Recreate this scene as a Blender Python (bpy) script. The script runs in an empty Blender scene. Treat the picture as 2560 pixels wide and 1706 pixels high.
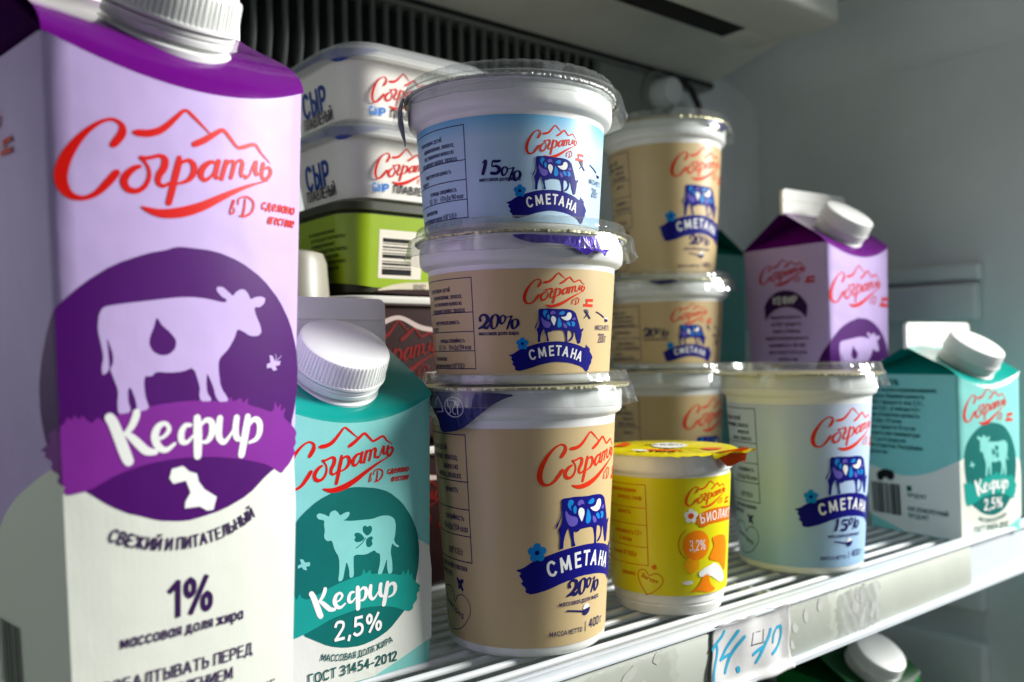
import bpy, bmesh, math, random
from mathutils import Vector, Matrix
random.seed(7)
SC = bpy.context.scene
COL = SC.collection
R = math.radians

# ------------------------------------------------------------------ camera
cam_d = bpy.data.cameras.new('camera')
cam = bpy.data.objects.new('camera', cam_d)
COL.objects.link(cam)
SC.camera = cam
cam_d.sensor_width = 36.0
cam_d.lens = 2200 / 2560 * 36
cam_d.clip_start = 0.01
cam_d.clip_end = 20
_y, _p, _r = R(39.0), R(0.83), R(0.9)
_F = Vector((math.sin(_y) * math.cos(_p), math.cos(_y) * math.cos(_p), math.sin(_p)))
_R0 = Vector((math.cos(_y), -math.sin(_y), 0))
_U0 = _R0.cross(_F)
_R = _R0 * math.cos(_r) - _U0 * math.sin(_r)
_U = _U0 * math.cos(_r) + _R0 * math.sin(_r)
cam.matrix_world = Matrix(((_R.x, _U.x, -_F.x, 0), (_R.y, _U.y, -_F.y, 0), (_R.z, _U.z, -_F.z, 0), (0, 0, 0, 1)))
cam_d.dof.use_dof = True
cam_d.dof.focus_distance = 0.400
cam_d.dof.aperture_fstop = 7.5

# ------------------------------------------------------------------ light
world = bpy.data.worlds.new('World')
SC.world = world
world.use_nodes = True
bg = world.node_tree.nodes['Background']
bg.inputs[0].default_value = (0.75, 0.85, 1.0, 1)
bg.inputs[1].default_value = 0.045

def area_light(name, loc, target, sx, sy, power, color):
    l = bpy.data.lights.new(name, 'AREA')
    l.shape = 'RECTANGLE'; l.size = sx; l.size_y = sy
    l.energy = power; l.color = color
    o = bpy.data.objects.new(name, l)
    COL.objects.link(o)
    o.location = loc
    o.rotation_euler = (Vector(target) - Vector(loc)).to_track_quat('-Z', 'Y').to_euler()
    return o

area_light('window_light', (1.86, -0.68, 0.74), (0.40, 0.33, 0.0), 0.5, 0.6, 94, (1.0, 0.985, 0.96))
area_light('fill_light', (0.50, -0.70, 0.12), (0.50, 0.45, 0.05), 0.45, 0.45, 1.1, (0.90, 0.96, 1.0))  # added fill lamp, unseen; lifts the right wall and housing underside

SC.view_settings.view_transform = 'Standard'
SC.view_settings.look = 'None'
SC.view_settings.exposure = 0.0
SC.view_settings.gamma = 1.0
SC.view_settings.use_curve_mapping = False
SC.render.engine = 'CYCLES'
SC.cycles.use_denoising = True
SC.cycles.max_bounces = 8
SC.cycles.transparent_max_bounces = 32
SC.cycles.caustics_reflective = False
SC.cycles.caustics_refractive = False

# ------------------------------------------------------------------ materials
def lin(c):
    def f(v):
        v /= 255.0
        return v / 12.92 if v <= 0.04045 else ((v + 0.055) / 1.055) ** 2.4
    return (f(c[0]), f(c[1]), f(c[2]), 1.0)

MATS = {}
def mat(name, rgb, rough=0.45, metal=0.0, spec=0.5, noise=0.0, nscale=400.0, bump=0.0, bscale=600.0, coat=0.0, sss=0.0):
    if name in MATS:
        return MATS[name]
    m = bpy.data.materials.new(name)
    m.use_nodes = True
    nt = m.node_tree
    b = nt.nodes['Principled BSDF']
    c = lin(rgb)
    b.inputs['Base Color'].default_value = c
    b.inputs['Roughness'].default_value = rough
    b.inputs['Metallic'].default_value = metal
    if spec == 0.5 and (name.endswith('_ink') or '_ink' in name or name.endswith('board')):
        spec = 0.18
    b.inputs['Specular IOR Level'].default_value = spec
    if coat:
        b.inputs['Coat Weight'].default_value = coat
        b.inputs['Coat Roughness'].default_value = 0.2
    if sss:
        b.inputs['Subsurface Weight'].default_value = sss
        b.inputs['Subsurface Radius'].default_value = (0.004, 0.004, 0.004)
        b.inputs['Subsurface Scale'].default_value = 1.0
    tc = nt.nodes.new('ShaderNodeTexCoord')
    if noise:
        n = nt.nodes.new('ShaderNodeTexNoise')
        n.inputs['Scale'].default_value = nscale
        n.inputs['Detail'].default_value = 4
        nt.links.new(tc.outputs['Object'], n.inputs['Vector'])
        r = nt.nodes.new('ShaderNodeValToRGB')
        r.color_ramp.elements[0].position = 0.3
        r.color_ramp.elements[1].position = 0.7
        r.color_ramp.elements[0].color = (c[0] * (1 - noise), c[1] * (1 - noise), c[2] * (1 - noise), 1)
        r.color_ramp.elements[1].color = (min(1, c[0] * (1 + noise)), min(1, c[1] * (1 + noise)), min(1, c[2] * (1 + noise)), 1)
        nt.links.new(n.outputs['Fac'], r.inputs[0])
        nt.links.new(r.outputs[0], b.inputs['Base Color'])
    if bump:
        n2 = nt.nodes.new('ShaderNodeTexNoise')
        n2.inputs['Scale'].default_value = bscale
        n2.inputs['Detail'].default_value = 3
        nt.links.new(tc.outputs['Object'], n2.inputs['Vector'])
        bp = nt.nodes.new('ShaderNodeBump')
        bp.inputs['Strength'].default_value = bump
        bp.inputs['Distance'].default_value = 0.0005
        nt.links.new(n2.outputs['Fac'], bp.inputs['Height'])
        nt.links.new(bp.outputs[0], b.inputs['Normal'])
        if name.endswith('board') or name.endswith('white') or name.endswith('print') or name.endswith('plastic') or name.endswith('liner'):
            # slow unevenness of moulded or folded walls
            n3 = nt.nodes.new('ShaderNodeTexNoise')
            n3.inputs['Scale'].default_value = 9.0 if name.endswith('liner') else 34.0
            n3.inputs['Detail'].default_value = 2
            nt.links.new(tc.outputs['Object'], n3.inputs['Vector'])
            b3 = nt.nodes.new('ShaderNodeBump')
            b3.inputs['Strength'].default_value = 0.22
            b3.inputs['Distance'].default_value = 0.004
            nt.links.new(n3.outputs['Fac'], b3.inputs['Height'])
            nt.links.new(b3.outputs[0], bp.inputs['Normal'])
    MATS[name] = m
    return m

def clear_plastic(name, tint=(0.93, 0.95, 0.95), haze=0.05, bscale=70, fixed=None):
    if name in MATS:
        return MATS[name]
    m = bpy.data.materials.new(name)
    m.use_nodes = True
    nt = m.node_tree
    for n in list(nt.nodes):
        nt.nodes.remove(n)
    out = nt.nodes.new('ShaderNodeOutputMaterial')
    tr = nt.nodes.new('ShaderNodeBsdfTransparent'); tr.inputs[0].default_value = (*tint, 1)
    gl = nt.nodes.new('ShaderNodeBsdfGlossy'); gl.inputs['Roughness'].default_value = 0.11
    df = nt.nodes.new('ShaderNodeBsdfDiffuse'); df.inputs[0].default_value = (0.75, 0.77, 0.77, 1)
    lw = nt.nodes.new('ShaderNodeLayerWeight'); lw.inputs['Blend'].default_value = 0.22
    mr = nt.nodes.new('ShaderNodeMapRange')
    mr.inputs['From Min'].default_value = 0; mr.inputs['From Max'].default_value = 1
    mr.inputs['To Min'].default_value = 0.05; mr.inputs['To Max'].default_value = 0.55
    nt.links.new(lw.outputs['Facing'], mr.inputs['Value'])
    m1 = nt.nodes.new('ShaderNodeMixShader'); m1.inputs[0].default_value = haze
    m2 = nt.nodes.new('ShaderNodeMixShader')
    tc = nt.nodes.new('ShaderNodeTexCoord')
    nz = nt.nodes.new('ShaderNodeTexNoise'); nz.inputs['Scale'].default_value = bscale; nz.inputs['Detail'].default_value = 2
    bp = nt.nodes.new('ShaderNodeBump'); bp.inputs['Strength'].default_value = 0.3; bp.inputs['Distance'].default_value = 0.0012
    nt.links.new(tc.outputs['Object'], nz.inputs['Vector'])
    nt.links.new(nz.outputs['Fac'], bp.inputs['Height'])
    nt.links.new(bp.outputs[0], gl.inputs['Normal'])
    nt.links.new(bp.outputs[0], lw.inputs['Normal'])
    nt.links.new(tr.outputs[0], m1.inputs[1]); nt.links.new(df.outputs[0], m1.inputs[2])
    if fixed is None:
        nt.links.new(mr.outputs[0], m2.inputs[0])
    else:
        m2.inputs[0].default_value = fixed
    nt.links.new(m1.outputs[0], m2.inputs[1]); nt.links.new(gl.outputs[0], m2.inputs[2])
    nt.links.new(m2.outputs[0], out.inputs[0])
    MATS[name] = m
    return m

def grad_label(name, stops, rough=0.38):
    """printed label whose ink changes with height: stops = [(height m, rgb)]"""
    if name in MATS:
        return MATS[name]
    m = bpy.data.materials.new(name)
    m.use_nodes = True
    nt = m.node_tree
    b = nt.nodes['Principled BSDF']
    b.inputs['Roughness'].default_value = rough
    tc = nt.nodes.new('ShaderNodeTexCoord')
    sp = nt.nodes.new('ShaderNodeSeparateXYZ')
    nt.links.new(tc.outputs['Object'], sp.inputs[0])
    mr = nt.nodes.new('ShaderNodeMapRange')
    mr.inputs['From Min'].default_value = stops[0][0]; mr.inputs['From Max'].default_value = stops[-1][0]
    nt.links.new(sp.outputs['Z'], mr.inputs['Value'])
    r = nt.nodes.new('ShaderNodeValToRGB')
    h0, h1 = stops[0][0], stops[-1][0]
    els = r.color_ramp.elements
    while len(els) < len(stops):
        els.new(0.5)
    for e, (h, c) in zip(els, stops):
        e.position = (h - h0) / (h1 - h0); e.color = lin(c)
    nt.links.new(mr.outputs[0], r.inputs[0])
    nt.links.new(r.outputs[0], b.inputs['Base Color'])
    MATS[name] = m
    return m

WHITE_PLASTIC = mat('white_plastic', (236, 238, 234), 0.32, sss=0.15, bump=0.05, bscale=300)
CAP_WHITE = mat('cap_white', (242, 244, 240), 0.35, sss=0.1)
FIN_WHITE = mat('fin_board', (244, 245, 238), 0.5, bump=0.1, bscale=1500)
CARD_WHITE = mat('card_white', (222, 226, 214), 0.5, bump=0.12, bscale=1500)
LILAC = mat('lilac_board', (194, 172, 222), 0.42, noise=0.03, nscale=60, bump=0.1, bscale=1500)
MINT = mat('mint_board', (132, 208, 200), 0.42, noise=0.03, nscale=60, bump=0.12, bscale=1500)
PURPLE = mat('purple_print', (104, 14, 124), 0.13, bump=0.04, bscale=900)
DPURPLE = mat('dark_purple_ink', (74, 8, 102), 0.4, noise=0.06, nscale=90)
BPURPLE = mat('band_purple_ink', (126, 40, 146), 0.4, noise=0.04, nscale=90)
INKPURPLE = mat('text_purple_ink', (52, 20, 78), 0.45)
TEAL = mat('teal_print', (6, 150, 138), 0.2, bump=0.12, bscale=900)
DTEAL = mat('dark_teal_ink', (6, 106, 100), 0.45, noise=0.06, nscale=90)
BTEAL = mat('band_teal_ink', (22, 152, 140), 0.45, noise=0.04, nscale=90)
INKTEAL = mat('text_teal_ink', (6, 88, 82), 0.45)
RED = mat('red_ink', (212, 16, 6), 0.42)
ORED = mat('orange_red_ink', (226, 52, 14), 0.4)
NAVY = mat('navy_ink', (20, 20, 122), 0.35)
NAVY_TXT = mat('navy_text_ink', (28, 26, 92), 0.4)
CYAN = mat('cyan_ink', (22, 138, 214), 0.38)
LILACINK = mat('lilac_ink', (104, 92, 186), 0.38)
WHITEINK = mat('white_ink', (238, 240, 236), 0.42)
BEIGE = mat('beige_label', (208, 184, 136), 0.36, noise=0.02, nscale=50)
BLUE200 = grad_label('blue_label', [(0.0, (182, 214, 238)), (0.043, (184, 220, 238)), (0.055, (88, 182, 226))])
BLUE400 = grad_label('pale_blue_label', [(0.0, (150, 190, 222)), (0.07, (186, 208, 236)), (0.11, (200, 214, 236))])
FOIL = mat('foil_edge', (214, 206, 160), 0.38, metal=0.55, noise=0.25, nscale=500, bump=0.8, bscale=260)
NAVYFOIL = mat('navy_foil', (16, 14, 92), 0.3, metal=0.25, bump=0.4, bscale=120)
PURPFOIL = mat('violet_foil', (66, 32, 170), 0.22, metal=0.35, bump=0.9, bscale=180)
SILVERFOIL = mat('silver_foil', (205, 205, 208), 0.3, metal=0.8, bump=0.5, bscale=200)
YELLOW = mat('yellow_label', (224, 216, 6), 0.35, noise=0.02, nscale=60)
ORANGE = mat('orange_ink', (244, 134, 12), 0.38)
DORANGE = mat('dark_orange_ink', (214, 110, 10), 0.38)
OREDY = mat('orange_red_yogurt_ink', (226, 84, 10), 0.4)
LID = clear_plastic('clear_lid_plastic')
LIDHAZE = clear_plastic('hazy_lid_plastic', haze=0.34)
BLACKINK = mat('black_ink', (20, 20, 22), 0.45)
LOGOBLUE = mat('blue_word_ink', (20, 66, 150), 0.42)
LIGHTBLUE = mat('light_blue_word_ink', (36, 128, 214), 0.42)
GREENLAB = mat('lime_label', (144, 172, 8), 0.38, noise=0.05, nscale=40)
DGREENINK = mat('dark_green_ink', (34, 52, 12), 0.5)
DARKRED = mat('dark_red_label', (40, 8, 12), 0.35, noise=0.2, nscale=30)
PALE = mat('pale_plastic', (150, 146, 130), 0.4, sss=0.2)
SIDE = mat('side_liner', (228, 235, 234), 0.5, noise=0.04, nscale=14, bump=0.25, bscale=420)
FRIDGE = SIDE
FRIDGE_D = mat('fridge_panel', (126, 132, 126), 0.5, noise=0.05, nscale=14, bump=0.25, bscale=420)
HOUSING = mat('housing_plastic', (228, 228, 216), 0.45, noise=0.05, nscale=20, bump=0.15, bscale=420)
BLACK = mat('dark_cavity', (8, 8, 8), 0.8)
GRILLEM = mat('grille_plastic', (92, 98, 94), 0.5)
WIREM = mat('coated_wire', (212, 218, 217), 0.28)
RAILM = mat('rail_plastic', (204, 212, 216), 0.3, bump=0.05, bscale=200)
STRIPM = mat('strip_plastic', (180, 186, 174), 0.42, noise=0.05, nscale=25)
PAPER = mat('paper', (200, 200, 199), 0.7, noise=0.03, nscale=120, bump=0.2, bscale=300)
MARKER = mat('cyan_marker', (28, 160, 196), 0.6)
RUBBER = mat('black_rubber', (14, 14, 15), 0.5)
GREENCARD = mat('green_board', (14, 118, 50), 0.45)
DGREENCARD = mat('dark_green_board', (6, 62, 26), 0.45)

# ------------------------------------------------------------------ objects
def tag(o, label=None, cat=None, group=None, kind=None):
    if label: o['label'] = label
    if cat: o['category'] = cat
    if group: o['group'] = group
    if kind: o['kind'] = kind
    return o

def empty(name, loc, rz=0.0):
    o = bpy.data.objects.new(name, None)
    o.empty_display_size = 0.02
    COL.objects.link(o)
    o.location = loc
    o.rotation_euler = (0, 0, rz)
    return o

def make(name, verts, faces, mats, parent=None, midx=None, smooth=False, angle=None):
    me = bpy.data.meshes.new(name)
    me.from_pydata([tuple(v) for v in verts], [], faces)
    if not isinstance(mats, (list, tuple)):
        mats = [mats]
    for m in mats:
        me.materials.append(m)
    if midx:
        me.polygons.foreach_set('material_index', midx)
    if smooth:
        me.polygons.foreach_set('use_smooth', [True] * len(me.polygons))
    me.update()
    o = bpy.data.objects.new(name, me)
    COL.objects.link(o)
    if smooth and angle:
        try:
            me.set_sharp_from_angle(angle=R(angle))
        except Exception:
            pass
    if parent:
        o.parent = parent
    return o

def from_bm(name, bm, mats, parent=None, smooth=False, angle=None):
    me = bpy.data.meshes.new(name)
    bm.to_mesh(me)
    bm.free()
    if not isinstance(mats, (list, tuple)):
        mats = [mats]
    for m in mats:
        me.materials.append(m)
    if smooth:
        me.polygons.foreach_set('use_smooth', [True] * len(me.polygons))
        if angle:
            me.set_sharp_from_angle(angle=R(angle))
    o = bpy.data.objects.new(name, me)
    COL.objects.link(o)
    if parent:
        o.parent = parent
    return o

def box(name, lo, hi, m, parent=None, bevel=0.0, seg=2):
    bm = bmesh.new()
    bmesh.ops.create_cube(bm, size=1)
    for v in bm.verts:
        v.co = Vector([lo[i] + (v.co[i] + 0.5) * (hi[i] - lo[i]) for i in range(3)])
    if bevel:
        bmesh.ops.bevel(bm, geom=bm.edges[:], offset=bevel, segments=seg, affect='EDGES', profile=0.5)
    return from_bm(name, bm, m, parent, smooth=bool(bevel), angle=40)

def lathe(name, prof, m, parent=None, seg=96, angle=35, close=False, wob=None):
    """prof = [(r, z)]; revolved about local Z"""
    vs, fs = [], []
    n = len(prof)
    for i in range(seg):
        a = 2 * math.pi * i / seg
        for j, (r, z) in enumerate(prof):
            if wob:
                r, z = wob(a, j, r, z)
            vs.append((r * math.cos(a), r * math.sin(a), z))
    for i in range(seg):
        k = (i + 1) % seg
        for j in range(n - 1):
            fs.append((i * n + j, k * n + j, k * n + j + 1, i * n + j + 1))
    o = make(name, vs, fs, m, parent, smooth=True)
    bm = bmesh.new(); bm.from_mesh(o.data)
    bmesh.ops.remove_doubles(bm, verts=bm.verts, dist=1e-6)
    bm.to_mesh(o.data); bm.free()
    o.data.polygons.foreach_set('use_smooth', [True] * len(o.data.polygons))
    o.data.set_sharp_from_angle(angle=R(angle))
    return o

def tube(name, pts, rad, m, parent=None, seg=10, cap=True):
    vs, fs = [], []
    P = [Vector(p) for p in pts]
    up = Vector((0, 0, 1))
    for i, p in enumerate(P):
        t = (P[min(i + 1, len(P) - 1)] - P[max(i - 1, 0)]).normalized()
        s = t.cross(up)
        if s.length < 1e-4:
            s = t.cross(Vector((0, 1, 0)))
        s.normalize(); u = s.cross(t)
        for k in range(seg):
            a = 2 * math.pi * k / seg
            vs.append(p + s * rad * math.cos(a) + u * rad * math.sin(a))
    for i in range(len(P) - 1):
        for k in range(seg):
            k2 = (k + 1) % seg
            fs.append((i * seg + k, i * seg + k2, (i + 1) * seg + k2, (i + 1) * seg + k))
    if cap:
        fs.append(tuple(range(seg))[::-1]); fs.append(tuple((len(P) - 1) * seg + k for k in range(seg)))
    return make(name, vs, fs, m, parent, smooth=True, angle=50)

# ------------------------------------------------------------------ flat art -> surface
GLYPHS = {
'А': '-0,0 3.25,10 6.5,0|-1.2,3.2 5.3,3.2', 'Б': '-5.2,10 .5,10 .5,0|~.5,5.8 3.2,5.8 5.4,4.6 5.6,2.9 5,1 3.2,0 .5,0',
'В': '-.5,0 .5,10|~.5,10 3,10 4.9,9.2 5,7.2 4.4,5.7 3,5.3 .5,5.3|~.5,5.3 3.4,5.3 5.5,4.3 5.7,2.6 5,.7 3.2,0 .5,0',
'Г': '-.5,0 .5,10 5,10', 'Д': '-1.4,.4 2,6 2.2,10 5.6,10 5.6,.4|-0,-1.8 0,.2 7,.2 7,-1.8', 'Е': '-5.2,10 .5,10 .5,0 5.2,0|-.5,5.2 4.7,5.2',
'Ж': '-4.5,0 4.5,10|-.2,10 4.5,5.2 8.8,10|-0,0 4.5,5.2 9,0', 'З': '~.5,8.4 1.6,9.7 3.2,10 4.9,9.2 5,7.2 4.2,5.7 2.4,5.3|~2.4,5.3 4.6,4.9 5.5,3.3 5.2,1.2 3.4,0 1.6,.1 .2,1.2',
'И': '-.5,10 .5,0 5.9,10 5.9,0', 'Й': '-.5,10 .5,0 5.9,10 5.9,0|~1.6,13.2 3.2,11.9 4.8,13.2', 'К': '-.5,0 .5,10|-5.6,10 .5,4.8|-2,6 5.9,0',
'Л': '~0,.1 1.2,.8 1.9,4|-1.9,4 2.2,10 5.8,10 5.8,0', 'М': '-.5,0 1,10 4.4,1.4 7.8,10 8.3,0', 'Н': '-.5,0 .5,10|-5.9,0 5.9,10|-.5,5.2 5.9,5.2',
'О': '~3.6,10 1.2,8.8 .3,5 1.2,1.2 3.6,0 6,1.2 6.9,5 6,8.8 3.6,10', 'П': '-.5,0 .5,10 5.9,10 5.9,0', 'Р': '-.5,0 .5,10|~.5,10 3.3,10 5.2,9 5.5,7.1 4.8,5.2 3.2,4.4 .5,4.4',
'С': '~6,8.4 4.8,9.7 3.5,10 1.3,8.8 .3,5 1.3,1.2 3.5,0 4.9,.3 6.1,1.6', 'Т': '-0,10 6,10|-3,10 3,0', 'У': '-.2,10 3.2,3.6|~5.9,10 3.2,3 2.2,.6 .6,.1',
'Ф': '-4,-1 4,11|~4,9 1.4,8.2 .4,5.4 1.4,2.6 4,1.8 6.6,2.6 7.6,5.4 6.6,8.2 4,9', 'Х': '-0,10 5.9,0|-5.7,10 0,0', 'Ч': '~.5,10 .6,7 1.4,5.2 3.2,4.9 5.5,5.6|-5.5,10 5.5,0',
'Ы': '-.5,10 .5,0|~.5,5.8 2.6,5.8 4.4,4.8 4.6,2.9 4.1,1 2.6,0 .5,0|-6.9,0 6.9,10', 'Ь': '-.5,10 .5,0|~.5,5.8 2.9,5.8 5,4.8 5.3,2.9 4.7,1 2.9,0 .5,0', 'Я': '-5.4,0 5.4,10|~5.4,10 2.7,10 .7,9 .4,7.1 1.1,5.2 2.8,4.6 5.4,4.6|-3,4.6 .2,0',
'Э': '~.3,8.6 1.6,9.8 3,10 5.2,8.8 6.2,5 5.2,1.2 3,0 1.5,.2 .2,1.4|-2,5.2 6,5.2',
'а': '-4.9,7 4.9,0|~4.9,5 3.8,6.8 2.6,7.1 .9,5.9 .3,3.5 .9,1.1 2.6,-.1 3.8,.3 4.9,2', 'б': '~.4,3.4 .5,6.5 1.5,9 4.8,10.3|~2.7,6.8 .9,5.8 .3,3.4 .9,1.1 2.7,-.1 4.5,1.1 5.1,3.4 4.5,5.8 2.7,6.8',
'в': '-.4,0 .4,7|~.4,7 2.4,7 3.9,6.4 3.9,4.6 2.6,3.8 .4,3.8|~.4,3.8 2.8,3.8 4.4,3 4.4,1 2.9,0 .4,0', 'г': '-.4,0 .4,7 3.8,7', 'д': '-1.2,.4 1.8,4 2,7 4.6,7 4.6,.4|-0,-1.7 0,.2 5.8,.2 5.8,-1.7',
'е': '~.4,3.6 4.9,3.7 4.5,5.9 2.7,7.1 .9,6 .3,3.5 .9,1 2.8,-.1 4.7,1.1', 'ж': '-3.6,0 3.6,7|-.2,7 3.6,3.6 7,7|-0,0 3.6,3.6 7.2,0', 'з': '~.3,6 1.4,7 2.6,7.1 3.9,6.3 3.8,4.6 2.2,3.8|~2.2,3.8 3.9,3.4 4.4,2 3.6,.4 2.2,-.1 .2,1',
'и': '-.4,7 .4,0 4.6,7 4.6,0', 'й': '-.4,7 .4,0 4.6,7 4.6,0|~1.3,9.8 2.5,8.8 3.7,9.8', 'к': '-.4,0 .4,7|-4.4,7 .4,3.3|-1.6,4.2 4.7,0', 'л': '~0,.1 1,.7 1.5,3|-1.5,3 1.7,7 4.6,7 4.6,0', 'м': '-.4,0 .7,7 3.3,.8 5.9,7 6.2,0',
'н': '-.4,0 .4,7|-4.6,0 4.6,7|-.4,3.7 4.6,3.7', 'о': '~2.8,7.1 .9,6 .3,3.5 .9,1 2.8,-.1 4.7,1 5.3,3.5 4.7,6 2.8,7.1', 'п': '-.4,0 .4,7 4.6,7 4.6,0', 'р': '-.4,-2.8 .4,7|~.4,5.4 1.4,6.8 2.7,7.1 4.5,5.9 5,3.5 4.5,1.1 2.7,-.1 1.4,.3 .4,1.6',
'с': '~4.5,5.8 3.5,6.9 2.7,7.1 .9,5.9 .3,3.5 .9,1.1 2.7,-.1 3.6,.2 4.6,1.3', 'т': '-0,7 4.8,7|-2.4,7 2.4,0', 'у': '-.2,7 2.6,.6|~4.9,7 2.6,.4 1.6,-2.3 .3,-2.7', 'ф': '-3.6,-2.8 3.6,10|~3.6,7.1 1.2,6 .3,3.5 1.2,1 3.6,-.1 6,1 6.9,3.5 6,6 3.6,7.1',
'х': '-.1,7 4.7,0|-4.6,7 0,0', 'ц': '-.4,7 .4,0 5.4,0 5.4,-1.7|-4.6,7 4.6,0', 'ч': '~.4,7 .5,4.8 1.4,3.6 3,3.4 4.4,3.9|-4.4,7 4.4,0', 'щ': '-.4,7 .4,0 7.6,0 7.6,-1.7|-3.6,7 3.6,0|-6.8,7 6.8,0', 'ь': '-.4,7 .4,0|~.4,4.1 2.4,4.1 4,3.4 4.2,2 3.8,.7 2.4,0 .4,0',
'ы': '-.4,7 .4,0|~.4,4.1 2,4.1 3.5,3.4 3.7,2 3.3,.7 2,0 .4,0|-5.4,7 5.4,0', 'э': '~.3,6 1.5,7 2.4,7.1 4.2,5.9 4.8,3.5 4.2,1.1 2.4,-.1 1.4,.1 .2,1.1|-1.6,3.6 4.6,3.6', 'ю': '-.4,0 .4,7|-.4,3.6 2,3.6|~4.4,7.1 2.6,6 2,3.5 2.6,1 4.4,-.1 6.2,1 6.8,3.5 6.2,6 4.4,7.1', 'я': '-4.4,0 4.4,7|~4.4,7 2.2,7 .7,6.3 .6,4.6 1.4,3.4 2.4,3.1 4.4,3.1|-2.4,3.1 .1,0',
'0': '~2.9,10 .9,8.6 .3,5 .9,1.4 2.9,0 4.9,1.4 5.5,5 4.9,8.6 2.9,10', '1': '-.3,7.8 2.9,10 2.9,0', '2': '~.4,7.8 1.2,9.6 2.9,10 4.8,9.2 5.1,7.2 4.2,5.2 .5,.3|-.5,.3 .5,0 5.3,0', '3': '~.5,8.6 1.8,9.9 3,10 4.7,9.2 4.9,7.2 4,5.6 2.2,5.3|~2.2,5.3 4.4,4.9 5.3,3.2 5,1.1 3.2,0 1.5,.1 .2,1.3',
'4': '-4.2,0 4.2,10 .2,3 5.8,3', '5': '-4.9,10 1.1,10 .8,5.5|~.8,5.5 2.8,6.2 4.6,5.3 5.3,3.3 4.7,1.1 2.8,0 1.4,.1 .2,1.1', '6': '~4.6,9.4 3.4,10 1.6,8.8 .5,5.5 .4,3 1.1,.9 2.9,0 4.7,.9 5.3,3.1 4.7,5.2 2.9,6 1.2,5.2 .5,3.6', '7': '-.2,10 5.3,10 1.9,0',
'8': '~2.9,5.4 1.1,6.3 .8,8 1.5,9.5 2.9,10 4.3,9.5 5,8 4.7,6.3 2.9,5.4 .9,4.6 .3,2.6 1,.7 2.9,0 4.8,.7 5.5,2.6 4.9,4.6 2.9,5.4', '9': '~5.3,6.4 4.6,4.8 2.9,4 1.1,4.8 .5,6.9 1.1,9.1 2.9,10 4.7,9.1 5.4,7 5.3,4.5 4.2,1.2 2.4,0 1.2,.6', '⁷': '-.2,11 3.3,11 1.2,5.5',
'%': '~1.7,10 .6,9.1 .3,7.6 .6,6.1 1.7,5.2 2.8,6.1 3.1,7.6 2.8,9.1 1.7,10|-7.4,10 2,0|~7.7,4.8 6.6,3.9 6.3,2.4 6.6,.9 7.7,0 8.8,.9 9.1,2.4 8.8,3.9 7.7,4.8', '.': '-.6,.2 .7,.3', ',': '-1,.5 .4,-1.8', ';': '-1,.5 .4,-1.8|-.9,5 1,5.2', '-': '-.3,4 3.2,4', '/': '-0,-1 3.4,10.5', '(': '~2.2,11 .8,8 .4,5 .8,1.6 2.2,-1.4', ')': '~.2,11 1.6,8 2,5 1.6,1.6 .2,-1.4', ':': '-.5,.2 .6,.3|-.5,5 .6,5.1',
}
_tc = {}
def text2d(s, bold=0.0):
    """strokes of one line of lettering, cap height 1, left edge at 0"""
    k = (s, bold)
    if k in _tc:
        return _tc[k]
    wt = 0.105 + bold * 1.9
    x = wt / 2
    out = []
    for ch in s:
        if ch == ' ':
            x += 0.30; continue
        g = GLYPHS.get(ch) or GLYPHS['И']
        mx = 0
        for st in g.split('|'):
            pts = [tuple(float(q) / 10 for q in p.split(',')) for p in st[1:].split()]
            mx = max(mx, max(p[0] for p in pts))
            if st[0] == '~':
                pts = catmull(pts, 3)
            pts = [(p[0] + x, p[1]) for p in pts]
            if st[0] == '~':
                out.append(pts)
            else:
                out += [pts[i:i + 2] for i in range(len(pts) - 1)]
        x += mx + 0.13 + wt * 0.75
    _tc[k] = (out, wt, x - 0.13 - wt * 0.25)
    return _tc[k]

def ribbon(p, w):
    """mitred quad strip along a polyline"""
    v, f = [], []
    L = len(p)
    closed = L > 3 and abs(p[0][0] - p[-1][0]) < 1e-6 and abs(p[0][1] - p[-1][1]) < 1e-6
    for i in range(L):
        a = p[i - 1] if i else (p[-2] if closed else None)
        b = p[i + 1] if i < L - 1 else (p[1] if closed else None)
        c = p[i]
        d1 = Vector((c[0] - a[0], c[1] - a[1])).normalized() if a else None
        d2 = Vector((b[0] - c[0], b[1] - c[1])).normalized() if b else None
        if d1 is None: d1 = d2
        if d2 is None: d2 = d1
        n1, n2 = Vector((-d1.y, d1.x)), Vector((-d2.y, d2.x))
        n = n1 + n2
        n = n / max(n.length_squared, .5) * 2 if n.length_squared > .05 else n1
        e = Vector((0, 0))
        if not a: e = d2 * (-w * .35)
        if not b: e = d1 * (w * .35)
        v.append((c[0] + n.x * w / 2 + e.x, c[1] + n.y * w / 2 + e.y)); v.append((c[0] - n.x * w / 2 + e.x, c[1] - n.y * w / 2 + e.y))
    for i in range(L - 1):
        f.append((2 * i, 2 * i + 1, 2 * i + 3, 2 * i + 2))
    return v, f

def catmull(pts, n=5, closed=False):
    out = []
    N = len(pts)
    rng = range(N) if closed else range(N - 1)
    for i in rng:
        def g(k):
            return pts[k % N] if closed else pts[max(0, min(N - 1, k))]
        p0, p1, p2, p3 = g(i - 1), g(i), g(i + 1), g(i + 2)
        for j in range(n):
            t = j / n
            out.append(tuple(0.5 * ((2 * b) + (c - a) * t + (2 * a - 5 * b + 4 * c - d) * t * t + (-a + 3 * b - 3 * c + d) * t ** 3)
                             for a, b, c, d in zip(p0, p1, p2, p3)))
    if not closed:
        out.append(tuple(pts[-1]))
    return out

def chaikin(p):
    o = []
    for i in range(len(p)):
        a, b = p[i], p[(i + 1) % len(p)]
        o.append((a[0] * .8 + b[0] * .2, a[1] * .8 + b[1] * .2))
        o.append((a[0] * .2 + b[0] * .8, a[1] * .2 + b[1] * .8))
    return o

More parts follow.
